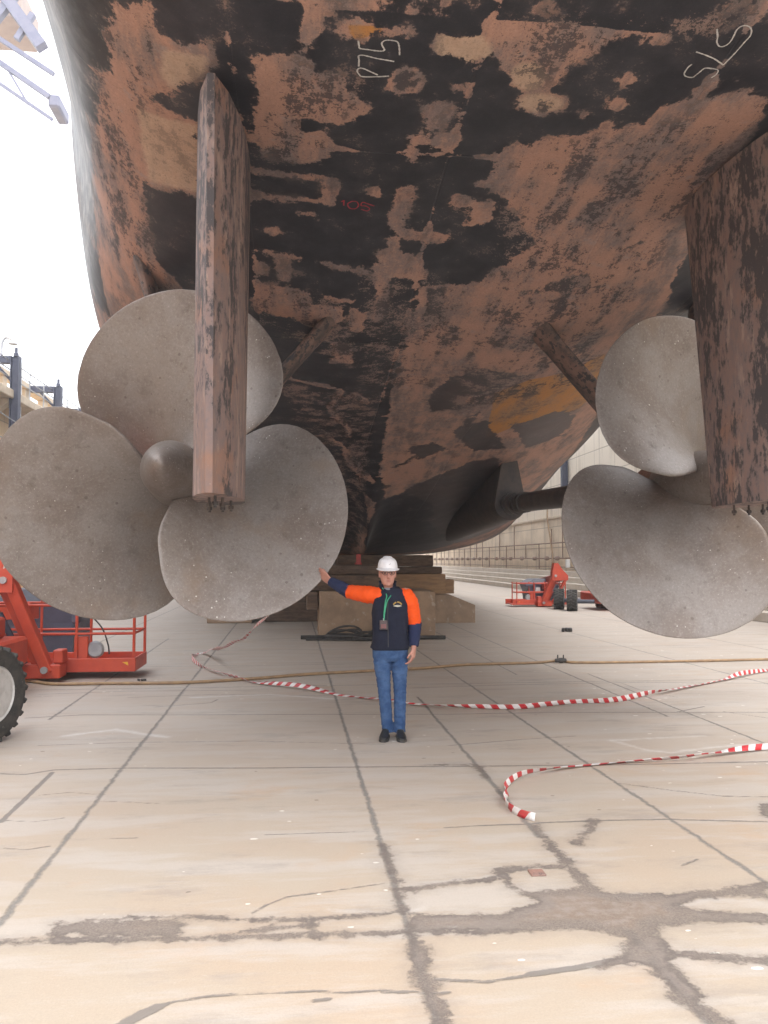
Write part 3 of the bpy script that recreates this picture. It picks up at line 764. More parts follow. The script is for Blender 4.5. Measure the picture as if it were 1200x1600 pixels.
block('concrete_block', 'keel block', -2.58, -1.35, 23.4, 24.8, 0, .80, M_conc, 'brown concrete block low behind the left propeller blade tip')
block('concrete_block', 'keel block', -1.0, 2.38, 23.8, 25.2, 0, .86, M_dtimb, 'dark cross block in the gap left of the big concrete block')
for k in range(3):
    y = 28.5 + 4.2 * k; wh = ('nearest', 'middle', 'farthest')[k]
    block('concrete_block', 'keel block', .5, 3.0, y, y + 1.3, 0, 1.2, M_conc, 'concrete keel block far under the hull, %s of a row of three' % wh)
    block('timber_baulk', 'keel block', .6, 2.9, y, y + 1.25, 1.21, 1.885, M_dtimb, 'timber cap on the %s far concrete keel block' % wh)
rp = gpt(560, 890, 1.64)
mb = MB((1.35, 19.4, 1.63)); mb.box((1.35, 19.4, 1.76), (.11, .03, .25), None, .006); mb.box((1.35, 19.44, 1.66), (.16, .10, .05), None, .006)
tag(mb.build('marker_plate', worn('red_marker', (.38,.05,.04), (.30,.04,.04), 8, .6), loc=(1.35, 19.4, 1.635)), 'small upright red marker plate on the dark timber left of the helmet', 'marker')

# ------------------------------------------------------------------ hoses and pipe on the floor
M_hose = worn('black_rubber', (.035,.035,.038), (.07,.065,.06), 10, .55, 0, .1)
M_tan = worn('tan_hose', (.40,.27,.15), (.30,.20,.12), 8, .6, 0, .1)
mb = MB((1.0, 18.1, 0)); rnd = random.Random(4)
for cx_, cy_, rr, n_ in ((.95, 18.2, .30, 5), (2.05, 18.25, .42, 6), (1.45, 18.05, .25, 3)):
    pts = []
    for k in range(n_ * 20):
        a = 2 * math.pi * k / 20; r_ = rr * (1 + .10 * math.sin(a * .31 + cx_) + rnd.uniform(-.03, .03))
        pts.append((cx_ + r_ * math.cos(a) * 1.25, cy_ + r_ * .55 * math.sin(a), .03 + .02 * (k // 20) + .30 * rr / .42 * max(0, math.sin(a + .12 * (k // 20))) * (.6 + .4 * math.sin(a * .37))))
    pts = [Vector(p) for p in pts]
    mb.tube(pts, .022, 6)
tag(mb.build('hose_coil', M_hose, smooth=True, loc=(1.0, 18.1, 0)), 'tangled coil of black hoses at the foot of the big concrete block', 'hose')
for a, b, r_, lab in (((470, 999), (696, 999), .045, 'long black pipe lying on the floor before the hose coil'), ((478, 1001), (640, 1001), .025, 'thin black pipe just in front of the long black one')):
    A, B = gpt(*a), gpt(*b); mb = MB(A); pts = catmull([A + Vector((0, 0, r_)), A.lerp(B, .3) + Vector((0, .06, r_)), A.lerp(B, .7) + Vector((0, -.05, r_)), B + Vector((0, 0, r_))], 6)
    mb.tube(pts, r_, 10); tag(mb.build('pipe', M_hose, autosmooth=40, loc=A), lab, 'pipe')
def hose(name, pix, r_, mat, label, cat):
    P = [gpt(x, y) + Vector((0, 0, r_)) for x, y in pix]; mb = MB(P[0]); mb.tube(catmull(P, 8), r_, 8)
    return tag(mb.build(name, mat, smooth=True, loc=P[0]), label, cat)
hose('hose', [(-60,1060),(40,1066),(85,1071),(160,1070),(280,1069),(390,1063),(475,1056),(580,1050),(660,1046),(720,1041),(780,1039),(840,1037),(875,1034),(900,1037),(1000,1036),(1110,1034),(1200,1032),(1300,1030)], .022, M_tan, 'long thin tan hose lying across the whole floor behind the man', 'hose')
c_ = gpt(876, 1036); mb = MB(c_)
mb.lathe([(.024,-.10),(.034,-.09),(.034,-.02),(.045,-.02),(.045,.03),(.034,.03),(.034,.09),(.024,.10)], c_ + Vector((0,0,.045)), (1, .1, 0), 12)
for s_ in (-.05, .05): mb.box(c_ + Vector((s_, 0, .10)), (.02, .02, .08), None, .004)
tag(mb.build('hose_coupling', M_hose, autosmooth=40, loc=c_), 'dark metal coupling on the tan hose, right half of the floor', 'coupling')
for k, (px, py, sz, lab) in enumerate(((885, 987, .16, 'small dark scrap on the bright floor left of the right propeller'), (474, 1055, .05, 'tiny dark lump beside the tan hose, left of the man'), (221 + 0, 1064, .05, 'dark lump on the floor at the right end of the red basket'))):
    c_ = gpt(px, py); mb = MB(c_); rnd = random.Random(k)
    for q in range(4):
        mb.box(c_ + Vector((rnd.uniform(-1, 1) * sz, rnd.uniform(-.3, .3) * sz, sz * .3)), (sz * .9, sz * .5, sz * .55), Matrix.Rotation(rnd.uniform(0, 3), 4, 'Z'), sz * .1)
    tag(mb.build('scrap', M_hose, loc=c_), lab, 'scrap')
# drain cover in the near stone
c_ = gpt(839, 1365); mb = MB(c_); mb.box(c_ + Vector((0, 0, .004)), (.085, .085, .012), None, .003); mb.box(c_ + Vector((0, 0, .0095)), (.05, .05, .006), None, .002)
tag(mb.build('floor_plate', M_rust, loc=c_), 'small rusty square plate let into the near right paving', 'plate')

# ------------------------------------------------------------------ barrier tape
def tape_material():
    m = Mat('barrier_tape'); s_ = m.attr('along'); a_ = m.attr('across')
    t = m.math('FRACT', m.math('MULTIPLY_ADD', a_, .30, m.math('DIVIDE', s_, .165)))
    f = m.math('GREATER_THAN', t, .5)
    c = m.mix(f, m.mix(m.step(m.noise(9, 5, .7), .5, .7), (.76,.74,.74), (.52,.48,.46)), m.mix(m.step(m.noise(7, 5, .7), .45, .7), (.52,.03,.04), (.40,.07,.06)))
    # a row of small dark letters runs along the white bars
    m.bump(m.noise(30, 3), .3, .004)
    m.set(m.b.inputs['Subsurface Weight'], 0.0)
    return m.out(c, .35, 0, .5)
M_tape = tape_material()
def tape(P, wd, label, seed, ang=None):
    C = catmull(P, 14); rnd = random.Random(seed)
    # even resample
    L = [0]
    for a, b in zip(C[:-1], C[1:]): L.append(L[-1] + (b - a).length)
    N_ = int(L[-1] / .05); pts = []; j = 0
    for k in range(N_ + 1):
        s_ = L[-1] * k / N_
        while j < len(L) - 2 and L[j + 1] < s_: j += 1
        pts.append((C[j].lerp(C[j + 1], (s_ - L[j]) / max(1e-6, L[j + 1] - L[j])), s_))
    o = Vector((P[len(P)//2].x, P[len(P)//2].y, 0)); bm = bmesh.new(); al, ac = [], []; rows = []
    ph = [rnd.uniform(0, 6) for _ in range(4)]
    for k, (p, s_) in enumerate(pts):
        t = (pts[min(k + 1, N_)][0] - pts[max(k - 1, 0)][0]).normalized()
        side = t.cross(Vector((0, 0, 1))).normalized(); up = side.cross(t)
        q_ = math.sin(s_ * .8 + ph[0]); th = R(24) + 1.15 * q_ * abs(q_) + .45 * math.sin(s_ * 2.9 + ph[1])
        if ang: th = ang(s_ / L[-1], th)
        d = side * math.cos(th) + up * math.sin(th); row = []
        for q in (-.5, -.17, .17, .5):
            fold = .006 * math.sin(q * 7 + s_ * 5 + ph[2]) 
            v_ = p + d * (q * wd) + up * (abs(math.sin(th)) * wd * .5 + .006 + .012 * (1 + math.sin(s_ * 3.1 + ph[3])) + fold)
            row.append(bm.verts.new(v_ - o)); al.append(s_); ac.append(q + .5)
        rows.append(row)
    for A, B in zip(rows[:-1], rows[1:]):
        for q in range(3): bm.faces.new((A[q], A[q + 1], B[q + 1], B[q]))
    me = bpy.data.meshes.new('barrier_tape'); bm.to_mesh(me); bm.free()
    add_attr(me, 'along', al); add_attr(me, 'across', ac)
    ob = link('barrier_tape', me, M_tape, None, True, o)
    sol = ob.modifiers.new('thickness', 'SOLIDIFY'); sol.thickness = .0012
    return tag(ob, label, 'barrier tape', 'red and white barrier tapes')
hang = [ypt(432, 945, 9.6), ypt(428, 958, 9.9), ypt(395, 988, 11.3), ypt(355, 1012, 13.0)]
t1 = [gpt(x, y) for x, y in ((318,1022),(301,1029),(304,1037),(330,1050),(380,1064),(440,1074),(500,1082),(555,1090),(600,1097),(650,1103),(720,1108),(800,1109.5),(860,1107),(930,1102),(985,1094),(1040,1083),(1090,1072),(1140,1062),(1200,1049),(1290,1030))]
tape(hang + t1, .066, 'long red and white barrier tape passing behind the man and up to the left propeller', 3)
t2 = [gpt(x, y) for x, y in ((836,1284),(815,1278),(797,1268),(788,1256),(793,1247),(789,1241),(800,1229),(822,1217),(860,1207),(905,1199),(960,1194),(1020,1191),(1075,1188),(1120,1182),(1165,1176),(1200,1172),(1270,1165))]
tape(t2, .056, 'shorter red and white barrier tape curling to a loose end on the near right floor', 8)
# ------------------------------------------------------------------ dock walls, posts, services, crane
M_wall = Mat('dock_wall_concrete')
def wallmat(m, warm, cool, zc):
    x, y, z = (m.n('SeparateXYZ', {0: m.co()}, k) for k in range(3))
    n1 = m.noise(.6, 6, .65); st = m.noise(1.0, 7, .7, m.scale((1, 1.6, .12))); n3 = m.noise(9, 6, .7)
    c = m.mix(m.step(n1, .35, .68), warm, tuple(k * .78 for k in warm))
    c = m.mix(m.step(z, zc - .05, zc + .05), c, cool)
    c = m.mix(m.math('MULTIPLY', m.step(st, .50, .72), .55), c, (.20, .15, .115))
    c = m.mix(m.math('MULTIPLY', m.step(n3, .55, .75), .35), c, (.56, .48, .40))
    pj = m.math('PINGPONG', m.math('ADD', y, .7), 1.4); hj = m.math('PINGPONG', z, .62)
    jn = m.math('SUBTRACT', 1.0, m.step(m.math('MINIMUM', pj, hj), .012, .035))
    c = m.mix(m.math('MULTIPLY', jn, .5), c, (.17, .13, .11))
    m.bump(m.math('SUBTRACT', m.math('MULTIPLY', n3, .4), jn), .5, .02)
    return m.out(c, .85, 0, .25)
wallmat(M_wall, (.72,.50,.29), (.68,.52,.34), 6.3)
M_wallr = Mat('pale_dock_wall'); wallmat(M_wallr, (.80,.68,.53), (.74,.66,.55), 4.2)
M_coping = worn('coping_concrete', (.60,.50,.38), (.48,.39,.29), 2, .85, 0, .3)
M_blue = worn('blue_grey_steel', (.045,.052,.085), (.07,.075,.11), 3, .55, .2, .1, (.16,.15,.17), .66)
M_grey = worn('galvanised_steel', (.42,.43,.45), (.32,.33,.35), 6, .45, .5, .05)
M_rpipe = worn('rusty_pipe', (.27,.18,.13), (.19,.125,.095), 5, .7, .1, .2)
M_white = worn('white_paint', (.78,.78,.78), (.68,.68,.68), 4, .5)

def dock_wall(name, X, sgn, y0, y1, prof, mat, label):
    root = empty(name, (X, y0, 0), label, 'dock wall')
    mb = MB((X, y0, 0))
    mb.loft([[(X + sgn * dx, y, z) for dx, z in prof] for y in (y0, y1)])
    mb.build('wall', mat, root)
    return root
L0, L1 = -25.0, 150.0
lw = dock_wall('dock_wall', -12.2, -1, L0, L1, [(-.9,-.1),(-.9,.35),(-.45,.35),(-.45,.75),(0,.75),(0,2.8),(.0,5.0),(0,6.2),(0,8.3),(40,8.3),(40,-.1)], M_wall.m, 'left concrete dock wall in tan blocks with ledges and blue steel frames')
def lpart(name, mat, f, **k):
    mb = MB((-12.2, L0, 0)); f(mb); return mb.build(name, mat, lw, **k)
for z, d, h in ((2.7,.30,.22),(4.95,.55,.25),(6.2,.75,.30),(8.25,.95,.35)):
    lpart('ledge', M_coping, lambda b: b.box((-12.2 + d/2 + .003, (L0+L1)/2, z), (d, L1-L0, h), None, .03))
for k in range(30):
    y = 22 + 2.85 * k
    lpart('buttress', M_coping, lambda b: b.box((-12.2 + .22, y, 5.58), (.42, .45, .92), None, .02))
    if k % 2 == 0: lpart('corbel', M_coping, lambda b: b.loft([[(-12.197, y+e, 7.2), (-12.197, y+e, 8.06), (-11.4, y+e, 8.06), (-11.4, y+e, 7.9)] for e in (-.2, .2)]))
for k in range(24):
    y = 22 + 2.85 * k
    lpart('pilaster', M_coping, lambda b: b.box((-12.75, y, 8.95), (.35, .5, 1.27), None, .02))
lpart('parapet', M_wall.m, lambda b: b.box((-12.9, 60, 8.62), (.25, 90, .62), None, .02))
lpart('parapet_beam', M_coping, lambda b: b.box((-12.75, 60, 9.72), (.55, 90, .26), None, .02))
for zz_ in (8.95, 9.25, 9.6):
    lpart('handrail', M_grey, lambda b: b.tube([(-11.45, 15, zz_), (-11.45, L1, zz_)], .03, 6))
lpart('rail_posts', M_grey, lambda b: [b.tube([(-11.45, 15 + 1.9*k, 8.42), (-11.45, 15 + 1.9*k, 9.62)], .03, 6) for k in range(46)])['kind'] = 'stuff'
M_step = worn('step_concrete', (.62,.56,.49), (.54,.48,.41), 1.5, .85, 0, .2)
rw = empty('dock_wall', (15.0, L0, 0), 'right pale concrete dock wall with pipes along it and steps at its foot', 'dock wall')
def rpart(name, mat, f, **k):
    mb = MB((15.0, L0, 0)); f(mb); return mb.build(name, mat, rw, **k)
rpart('wall', M_wallr.m, lambda b: b.loft([[(X_, y, z) for X_, z in ((15.0,-.1),(15.0,4.2),(15.2,4.2),(15.2,11.5),(55,11.5),(55,-.1))] for y in (L0, L1)]))
for k in range(4):
    rpart('step', M_step, lambda b: b.box((13.0 + .5*k + (15 - 13.0 - .5*k)/2 - .002, (L0+L1)/2, .14 + .28*k), (15 - 13.0 - .5*k, L1-L0, .276), None, .015))
rpart('ledge', M_coping, lambda b: b.box((15.05, (L0+L1)/2, 4.27), (.28, L1-L0, .13), None, .02))
for z, r_ in ((2.75,.035),(1.85,.042),(1.35,.025)):
    rpart('pipe', M_rpipe, lambda b: b.tube([(14.85, 20, z), (14.85, L1, z)], r_, 8), smooth=True)
rnd = random.Random(11)
for k in range(26):
    y = 38 + 2.6 * k + rnd.uniform(-.5, .5); za, zb = rnd.choice([(1.2,2.8),(1.8,4.1),(1.2,3.6),(1.85,2.75)])
    rpart('riser_pipe', M_rpipe, lambda b: b.tube([(14.88, y, za), (14.88, y, zb)], .034, 6))
    rpart('valve', M_rpipe, lambda b: b.lathe([(.05,-.2),(.13,-.12),(.13,.12),(.05,.2)], (14.84, y + .9, 1.85), (0, 1, 0), 10))
rpart('white_valve_box', M_white, lambda b: b.box((14.7, 44.5, 1.55), (.2, .25, .45), None, .02))
rpart('hanging_hose', M_tan, lambda b: b.tube(catmull([(15.1, 49.2, 5.6),(14.9, 48.9, 4.4),(14.86, 48.2, 3.0),(14.8, 47.6, 1.95),(14.75, 47.5, 1.5)], 6), .05, 8), smooth=True)
# head wall far away closes the dock
hb = MB((1.5, L1, 0)); hb.box((1.5, L1 + 1, 4.5), (29, 2, 9), None, .05)
tag(hb.build('end_wall', M_wallr.m, loc=(1.5, L1, 0)), 'far concrete end wall of the dock beyond the ship', 'dock wall')

# steel frames standing against the walls
def frame(x, y, z0, z1, sgn, arm, label, name='steel_frame'):
    root = empty(name, (x, y, z0), label, 'steel frame', 'blue steel frames along the dock walls')
    def pt(nm, f):
        mb = MB((x, y, z0)); f(mb); return mb.build(nm, M_blue, root)
    pt('post', lambda b: (b.box((x - .15, y, (z0+z1)/2), (.03, .32, z1-z0)), b.box((x + .15, y, (z0+z1)/2), (.03, .32, z1-z0)), b.box((x, y, (z0+z1)/2), (.27, .03, z1-z0-.002))))
    pt('arm', lambda b: b.box((x + sgn*(.17 + arm/2), y, z1 - .15), (arm, .28, .29), None, .01))
    pt('brace', lambda b: b.beam((x + sgn*.17, y, z1 - .95), (x + sgn*(.17 + .6), y, z1 - .30), .10, .10))
    pt('cap', lambda b: b.lathe([(.10,0),(.10,.12),(.06,.16),(.06,.34),(0,.36)], (x, y, z1), (0,0,1), 10))
for k in range(7):
    y = 27.7 + 5.7 * k
    frame(-11.2, y, 2.82 - 2.82, 9.75, -1, 1.05, ('blue steel frame at the left photo edge, tallest of the row on the left wall', 'second blue steel frame against the left wall, touching the big propeller outline')[k-1] if k in (1, 2) else 'blue steel frame of the left wall hidden behind the propeller and hull')
for k in (1,):
    y = 45.7
    frame(14.95, y, 5.4, 10.2, 1, .6, 'blue steel post on the right wall ledge between hull and propeller' if k == 1 else 'blue steel post on the right wall ledge hidden by hull or propeller')
mb = MB((-11.6, 35.2, 6.35)); mb.tube([(-11.6, 35.2, 6.35), (-11.6, 35.2, 9.9)], .06, 10); mb.lathe([(.1,0),(.1,.04)], (-11.6, 35.2, 6.35), (0,0,1), 10)
tag(mb.build('pole', M_white, autosmooth=40, loc=(-11.6, 35.2, 6.35)), 'thin white pole standing on the left wall ledge between two blue frames', 'pole')
for k, (ya, za, yb, zb, sag, lab) in enumerate(((24, 7.9, 41, 7.2, .5, 'uppermost thin cable strung along the left dock wall'), (24, 6.7, 41, 7.0, .6, 'middle thin cable strung along the left dock wall'), (24, 6.0, 39, 5.6, .35, 'lowest pale cable strung along the left dock wall'))):
    A, B = Vector((-10.9, ya, za)), Vector((-10.95, yb, zb)); mb = MB(A)
    mb.tube([A.lerp(B, t/20) - Vector((0,0,sag*4*(t/20)*(1-t/20))) for t in range(21)], .022, 6)
    tag(mb.build('cable', M_grey, smooth=True, loc=A), lab, 'cable')
# small roof lamp on the near frame's top
mb = MB((-11.7, 33.4, 9.8)); mb.tube(catmull([(-11.75,33.4,9.75),(-11.75,33.4,10.3),(-11.6,33.4,10.55),(-11.35,33.4,10.45)], 6), .05, 8); mb.lathe([(.05,0),(.16,-.10),(.17,-.16),(0,-.16)], (-11.33,33.4,10.45), (0,0,1), 12)
tag(mb.build('wall_lamp', M_grey, autosmooth=40, loc=(-11.7, 33.4, 9.75)), 'small hooded lamp on top of the nearest blue steel frame', 'lamp')

# quay crane, its jib crossing the top left corner
M_crane = worn('crane_paint', (.13,.135,.20), (.17,.17,.23), 2, .55, .1, .05)
M_cab = worn('crane_house_paint', (.33,.25,.21), (.28,.21,.18), 1.5, .6, 0, .05)
CY = 46.0
def cpt(px, py, d=0.0): return ypt(px, py, CY + d)
base = Vector((-24.0, CY, 8.3))
crane = empty('dockside_crane', base, 'dockside crane with a blue lattice jib in the top left corner', 'crane')
def kpart(nm, mat, f, **k):
    mb = MB(base); f(mb); return mb.build(nm, mat, crane, **k)
jt = [cpt(-330, -170), cpt(18, 98), cpt(75, 147), cpt(140, 205)]
jb = [cpt(-330, -120), cpt(5, 112), cpt(79, 182), cpt(118, 222)]
for d, nm in ((-.9, 'near'), (.9, 'far')):
    kpart('chord', M_crane, lambda b: b.beam(cpt(-330, -130, d), cpt(78, 152, d), .26, .26))
    kpart('chord', M_crane, lambda b: b.beam(cpt(-330, -95, d), cpt(82, 187, d), .16, .16))
    kpart('lacing', M_crane, lambda b: [b.beam(cpt(-330 + 68*k, -130 + 47*k, d), cpt(-330 + 68*k + 34, -95 + 47*k + 23, d), .12, .12) for k in range(6)])
kpart('jib_head', M_crane, lambda b: b.box(cpt(92, 172, 0), (.6, 2.0, .7), None, .1))
kpart('stay', M_crane, lambda b: b.beam(cpt(-40, -70), cpt(66, 74), .62, .62))
kpart('stay', M_crane, lambda b: b.beam(cpt(-40, 35), cpt(84, 116), .22, .22))
kpart('brace', M_crane, lambda b: b.beam(cpt(-8, 32), cpt(28, -14), .42, .42))
kpart('brace', M_crane, lambda b: b.beam(cpt(26, 62), cpt(52, 22), .30, .30))
kpart('machinery_house', M_cab, lambda b: b.box(cpt(-20, 27, 3.2), (4.9, 3.4, 2.0), None, .15, 0, 2))
kpart('tower', M_crane, lambda b: ([b.beam(base + Vector((sx*1.6, sy*1.6, 0)), base + Vector((sx*1.1, sy*1.1, 24)), .35, .35) for sx in (-1,1) for sy in (-1,1)],
      [b.beam(base + Vector((-1.5, s_*1.5, 3*k)), base + Vector((1.5, s_*1.5, 3*k+3)), .15, .15) for k in range(8) for s_ in (-1,1)]))
kpart('upper_frame', M_crane, lambda b: b.beam(base + Vector((0, 0, 24)), cpt(-60, 10, 3), 1.0, 1.0))
# ------------------------------------------------------------------ the man
FEET = gpt(609, 1153)
man = empty('person', FEET, 'man in white hard hat, navy vest and orange sleeves touching the propeller blade', 'person')
MY = FEET.y
def J(px, py, dy=0.0): return ypt(px, py, MY + dy)
def mm(name, mb, mat, par=man, **k): return mb.build(name, mat, par, **k)
def ell(c, rx, ry, z=None, n=24, p=2.3, rot=0.0, tilt=(0, 0)):
    """superelliptic level ring round c"""
    out = []
    for k in range(n):
        t = 2 * math.pi * k / n; ct, st = math.cos(t), math.sin(t)
        x = rx * math.copysign(abs(ct) ** (2 / p), ct); y = ry * math.copysign(abs(st) ** (2 / p), st)
        xr, yr = x * math.cos(rot) - y * math.sin(rot), x * math.sin(rot) + y * math.cos(rot)
        out.append(Vector((c[0] + xr, c[1] + yr, (c[2] if z is None else z) + tilt[0] * xr + tilt[1] * yr)))
    return out
def limb(mb, pts, rad, n=16, sub=5, wr=0.0, seed=1, mi=0):
    """smooth tapered sleeve along joints, wr = cloth wrinkles"""
    C = catmull(pts, sub); rr = [0] * len(C); m_ = len(rad)
    rnd = random.Random(seed); ph = [rnd.uniform(0, 6) for _ in range(6)]
    rs = np.interp(np.linspace(0, m_ - 1, len(C)), range(m_), rad)
    P = C; prev = None; rings = []
    for i, p in enumerate(P):
        t = (P[min(i + 1, len(P) - 1)] - P[max(i - 1, 0)]).normalized()
        a = prev if prev is not None else (Vector((0, 1, 0)) if abs(t.y) < .9 else Vector((1, 0, 0)))
        nn = (a - t * a.dot(t)).normalized(); prev = nn; bb = t.cross(nn); ring = []
        for k in range(n):
            an = 2 * math.pi * k / n
            w_ = wr * (math.sin(i * 1.9 + 2 * an + ph[0]) + .7 * math.sin(i * 3.1 - 3 * an + ph[1]) + .5 * math.sin(i * .9 + 5 * an + ph[2]))
            ring.append(p + (nn * math.cos(an) + bb * math.sin(an)) * (rs[i] * (1 + w_)))
        rings.append(ring)
    mb.loft(rings, True, mi)

def cloth(name, c1, c2, rough=.85, weave=220):
    m = Mat(name); c = m.mix(m.step(m.noise(9, 6, .65), .35, .68), c1, c2)
    m.bump(m.math('ADD', m.math('MULTIPLY', m.noise(14, 5, .6), 2.0), m.math('MULTIPLY', m.noise(weave, 3), .4)), .45, .01)
    return m.out(c, rough, 0, .25)
M_skin = worn('skin', (.52,.27,.21), (.46,.22,.17), 12, .55, 0, .1, (.50,.20,.16), .62)
M_navy = cloth('navy_fleece', (.012,.015,.032), (.018,.022,.042))
M_cuff = cloth('navy_cotton', (.020,.028,.075), (.030,.040,.095))
M_orange = cloth('hi_vis_orange', (.90,.105,.012), (.80,.085,.010), .7)
M_denim = cloth('blue_denim', (.030,.070,.175), (.065,.125,.26), .85)
M_shoe = worn('black_leather', (.012,.012,.014), (.03,.03,.03), 20, .32, 0, .1)
M_hat = worn('white_helmet_plastic', (.80,.80,.83), (.74,.74,.78), 14, .28, 0, 0)
M_hair = worn('grey_hair', (.16,.13,.11), (.26,.23,.21), 60, .8)

sR, eR, wR, hR = J(589, 931), J(546, 925, .20), J(516, 908, .38), J(507, 901, .425)      # his right arm, on the blade
sL, eL, wL = J(637, 930), J(648, 974, .02), J(646.5, 1011, -.06)                          # his left arm, hanging
hipc = J(610, 1022)
HC = J(605.5, 897)                                                                        # middle of the face
# ---- body: one continuous skin surface
mb = MB(FEET)
hr = []
for dz, rx, ry, oy in ((-.118,.030,.034,-.030),(-.108,.046,.052,-.026),(-.085,.060,.074,-.012),(-.05,.068,.088,0),(-.01,.073,.095,.006),(.03,.076,.099,.010),(.07,.075,.099,.012),(.10,.066,.088,.012),(.122,.046,.062,.012),(.132,.018,.026,.012)):
    hr.append(ell(HC + Vector((0, oy, dz)), rx, ry, None, 24, 2.1))
mb.loft(hr)
mb.loft([ell(HC + Vector((0, -.100, -.004 - .036)), .017, .012, None, 10), ell(HC + Vector((0, -.104, -.030)), .018, .020, None, 10), ell(HC + Vector((0, -.093, 0)), .011, .016, None, 10), ell(HC + Vector((0, -.086, .03)), .009, .012, None, 10)])   # nose
for s_ in (-1, 1):
    mb.loft([ell(HC + Vector((s_ * .078, .012, z)), .010, w_, None, 10) for z, w_ in ((-.035,.010),(-.02,.016),(.005,.021),(.025,.018),(.032,.008))])        # ears
    mb.loft([ell(HC + Vector((s_ * .033, -.080, z)), .022, w_, None, 10) for z, w_ in ((.018,.006),(.026,.016),(.034,.008))])                              # brow ridge
mb.loft([ell(HC + Vector((0, -.076, z)), .022, w_, None, 10) for z, w_ in ((-.118,.008),(-.104,.020),(-.09,.012))])                                       # chin
nb = Vector((HC.x + .002, MY + .02, 1.44))
mb.tube([HC + Vector((0, .015, -.06)), HC + Vector((0, .02, -.11)), nb], [.058, .058, .066], 16)
torso = [ell((hipc.x + o, MY + .02, z), rx, ry) for z, rx, ry, o in ((.84,.15,.10,0),(.95,.150,.105,0),(1.1,.145,.105,0),(1.25,.165,.11,0),(1.38,.165,.10,0),(1.45,.11,.075,-.005))]
mb.loft(torso)
limb(mb, [sR + Vector((.05,.02,0)), sR, sR.lerp(eR, .5), eR, eR.lerp(wR, .5), wR], [.06,.058,.046,.040,.036,.027], 14)
limb(mb, [sL + Vector((-.04,.02,.02)), sL, sL.lerp(eL, .5), eL, eL.lerp(wL, .5), wL], [.06,.056,.046,.040,.036,.027], 14)
legs = ((J(597, 1032), J(601, 1085, -.01), J(605.5, 1138, .02)), (J(624, 1032), J(625, 1085, -.02), J(624.5, 1138, .0)))
for a, b, c in legs:
    limb(mb, [a + Vector((0, .02, .08)), a.lerp(b, .3), b, b.lerp(c, .45), c], [.075,.062,.038,.040,.028], 14)
def hand(mb, w_, d, side, pal, curl, thumb, K=1.15):
    """w_: wrist, d: finger direction, side: towards the index finger, pal: palm normal (fingers curl this way)"""
    d, side, pal = d.normalized() * K, side.normalized() * K, pal.normalized() * K
    k = w_ + d * .048
    mb.loft([[w_ + d * a + side * (bx * math.cos(t)) + pal * (bz * math.sin(t)) for t in [2*math.pi*q/14 for q in range(14)]] for a, bx, bz in ((-.02,.030,.024),(.01,.036,.022),(.05,.045,.020),(.085,.046,.018),(.095,.040,.012))])
    for f, (off, L) in enumerate(((.031,.074),(.010,.083),(-.011,.077),(-.031,.060))):
        p = w_ + d * .088 + side * off; pts = [p - d * .02, p]; a = 0
        for s_, fr in enumerate((.45, .32, .23)):
            a += curl[s_] * (1 + .06 * f); p = p + (d * math.cos(a) + pal * math.sin(a)) * (L * fr * 1.12); pts.append(p)
        mb.tube(pts, [.0105, .0105, .0098, .009, .007], 8)
    t0 = w_ + d * .025 + side * .030; td = (side * thumb[0] + d * thumb[1] + pal * thumb[2]).normalized() * K
    t1 = t0 + td * .040; t2 = t1 + (td + d * .5 + pal * .3).normalized() * .030; t3 = t2 + (td * .6 + d * .8 + pal * .5).normalized() * .024
    mb.tube([t0 - td * .015, t0, t1, t2, t3], [.013, .0125, .0105, .0095, .007], 8)
dr = (hR - wR).normalized()
hand(mb, wR, dr, Vector((0, -.45, .9)), Vector((-.15, .9, .3)), (1.0, 1.25, .8), (.35, .75, .55), 1.4)
hand(mb, wL, Vector((-.10, -.06, -1)), Vector((-.35, -.9, .05)), Vector((-.9, .35, 0)), (.45, .5, .35), (.45, .75, .35))
bo = mb.build('body', M_skin, man, recalc=True)
rm = bo.modifiers.new('weld', 'REMESH'); rm.mode = 'VOXEL'; rm.voxel_size = .0042
sm = bo.modifiers.new('soft', 'SMOOTH'); sm.factor = .5; sm.iterations = 3
bpy.context.view_layer.update()
me2 = bpy.data.meshes.new_from_object(bo.evaluated_get(bpy.context.evaluated_depsgraph_get()))
bo.modifiers.clear(); old = bo.data; bo.data = me2; bpy.data.meshes.remove(old); me2.name = 'body'
for p in me2.polygons: p.use_smooth = True

# ---- jeans
mb = MB(FEET)
for i, (a, b, c) in enumerate(legs):
    top = a + Vector((0, .02, .14)); o = c + Vector((0, 0, -.035))
    limb(mb, [top, a.lerp(b, .08), a.lerp(b, .55), b, b.lerp(c, .5), c, o], [.090,.086,.070,.061,.059,.055,.060], 26, 9, .034, 21 + i)
mb.loft([ell((hipc.x, MY + .02, z), rx, ry, None, 26) for z, rx, ry in ((.985,.165,.115),(.93,.172,.122),(.86,.178,.128),(.79,.176,.124),(.755,.150,.105))])
je = mm('jeans', mb, M_denim, smooth=True)
jr = je.modifiers.new('weld', 'REMESH'); jr.mode = 'VOXEL'; jr.voxel_size = .006; jr.use_smooth_shade = True
js = je.modifiers.new('soft', 'SMOOTH'); js.factor = .5; js.iterations = 1
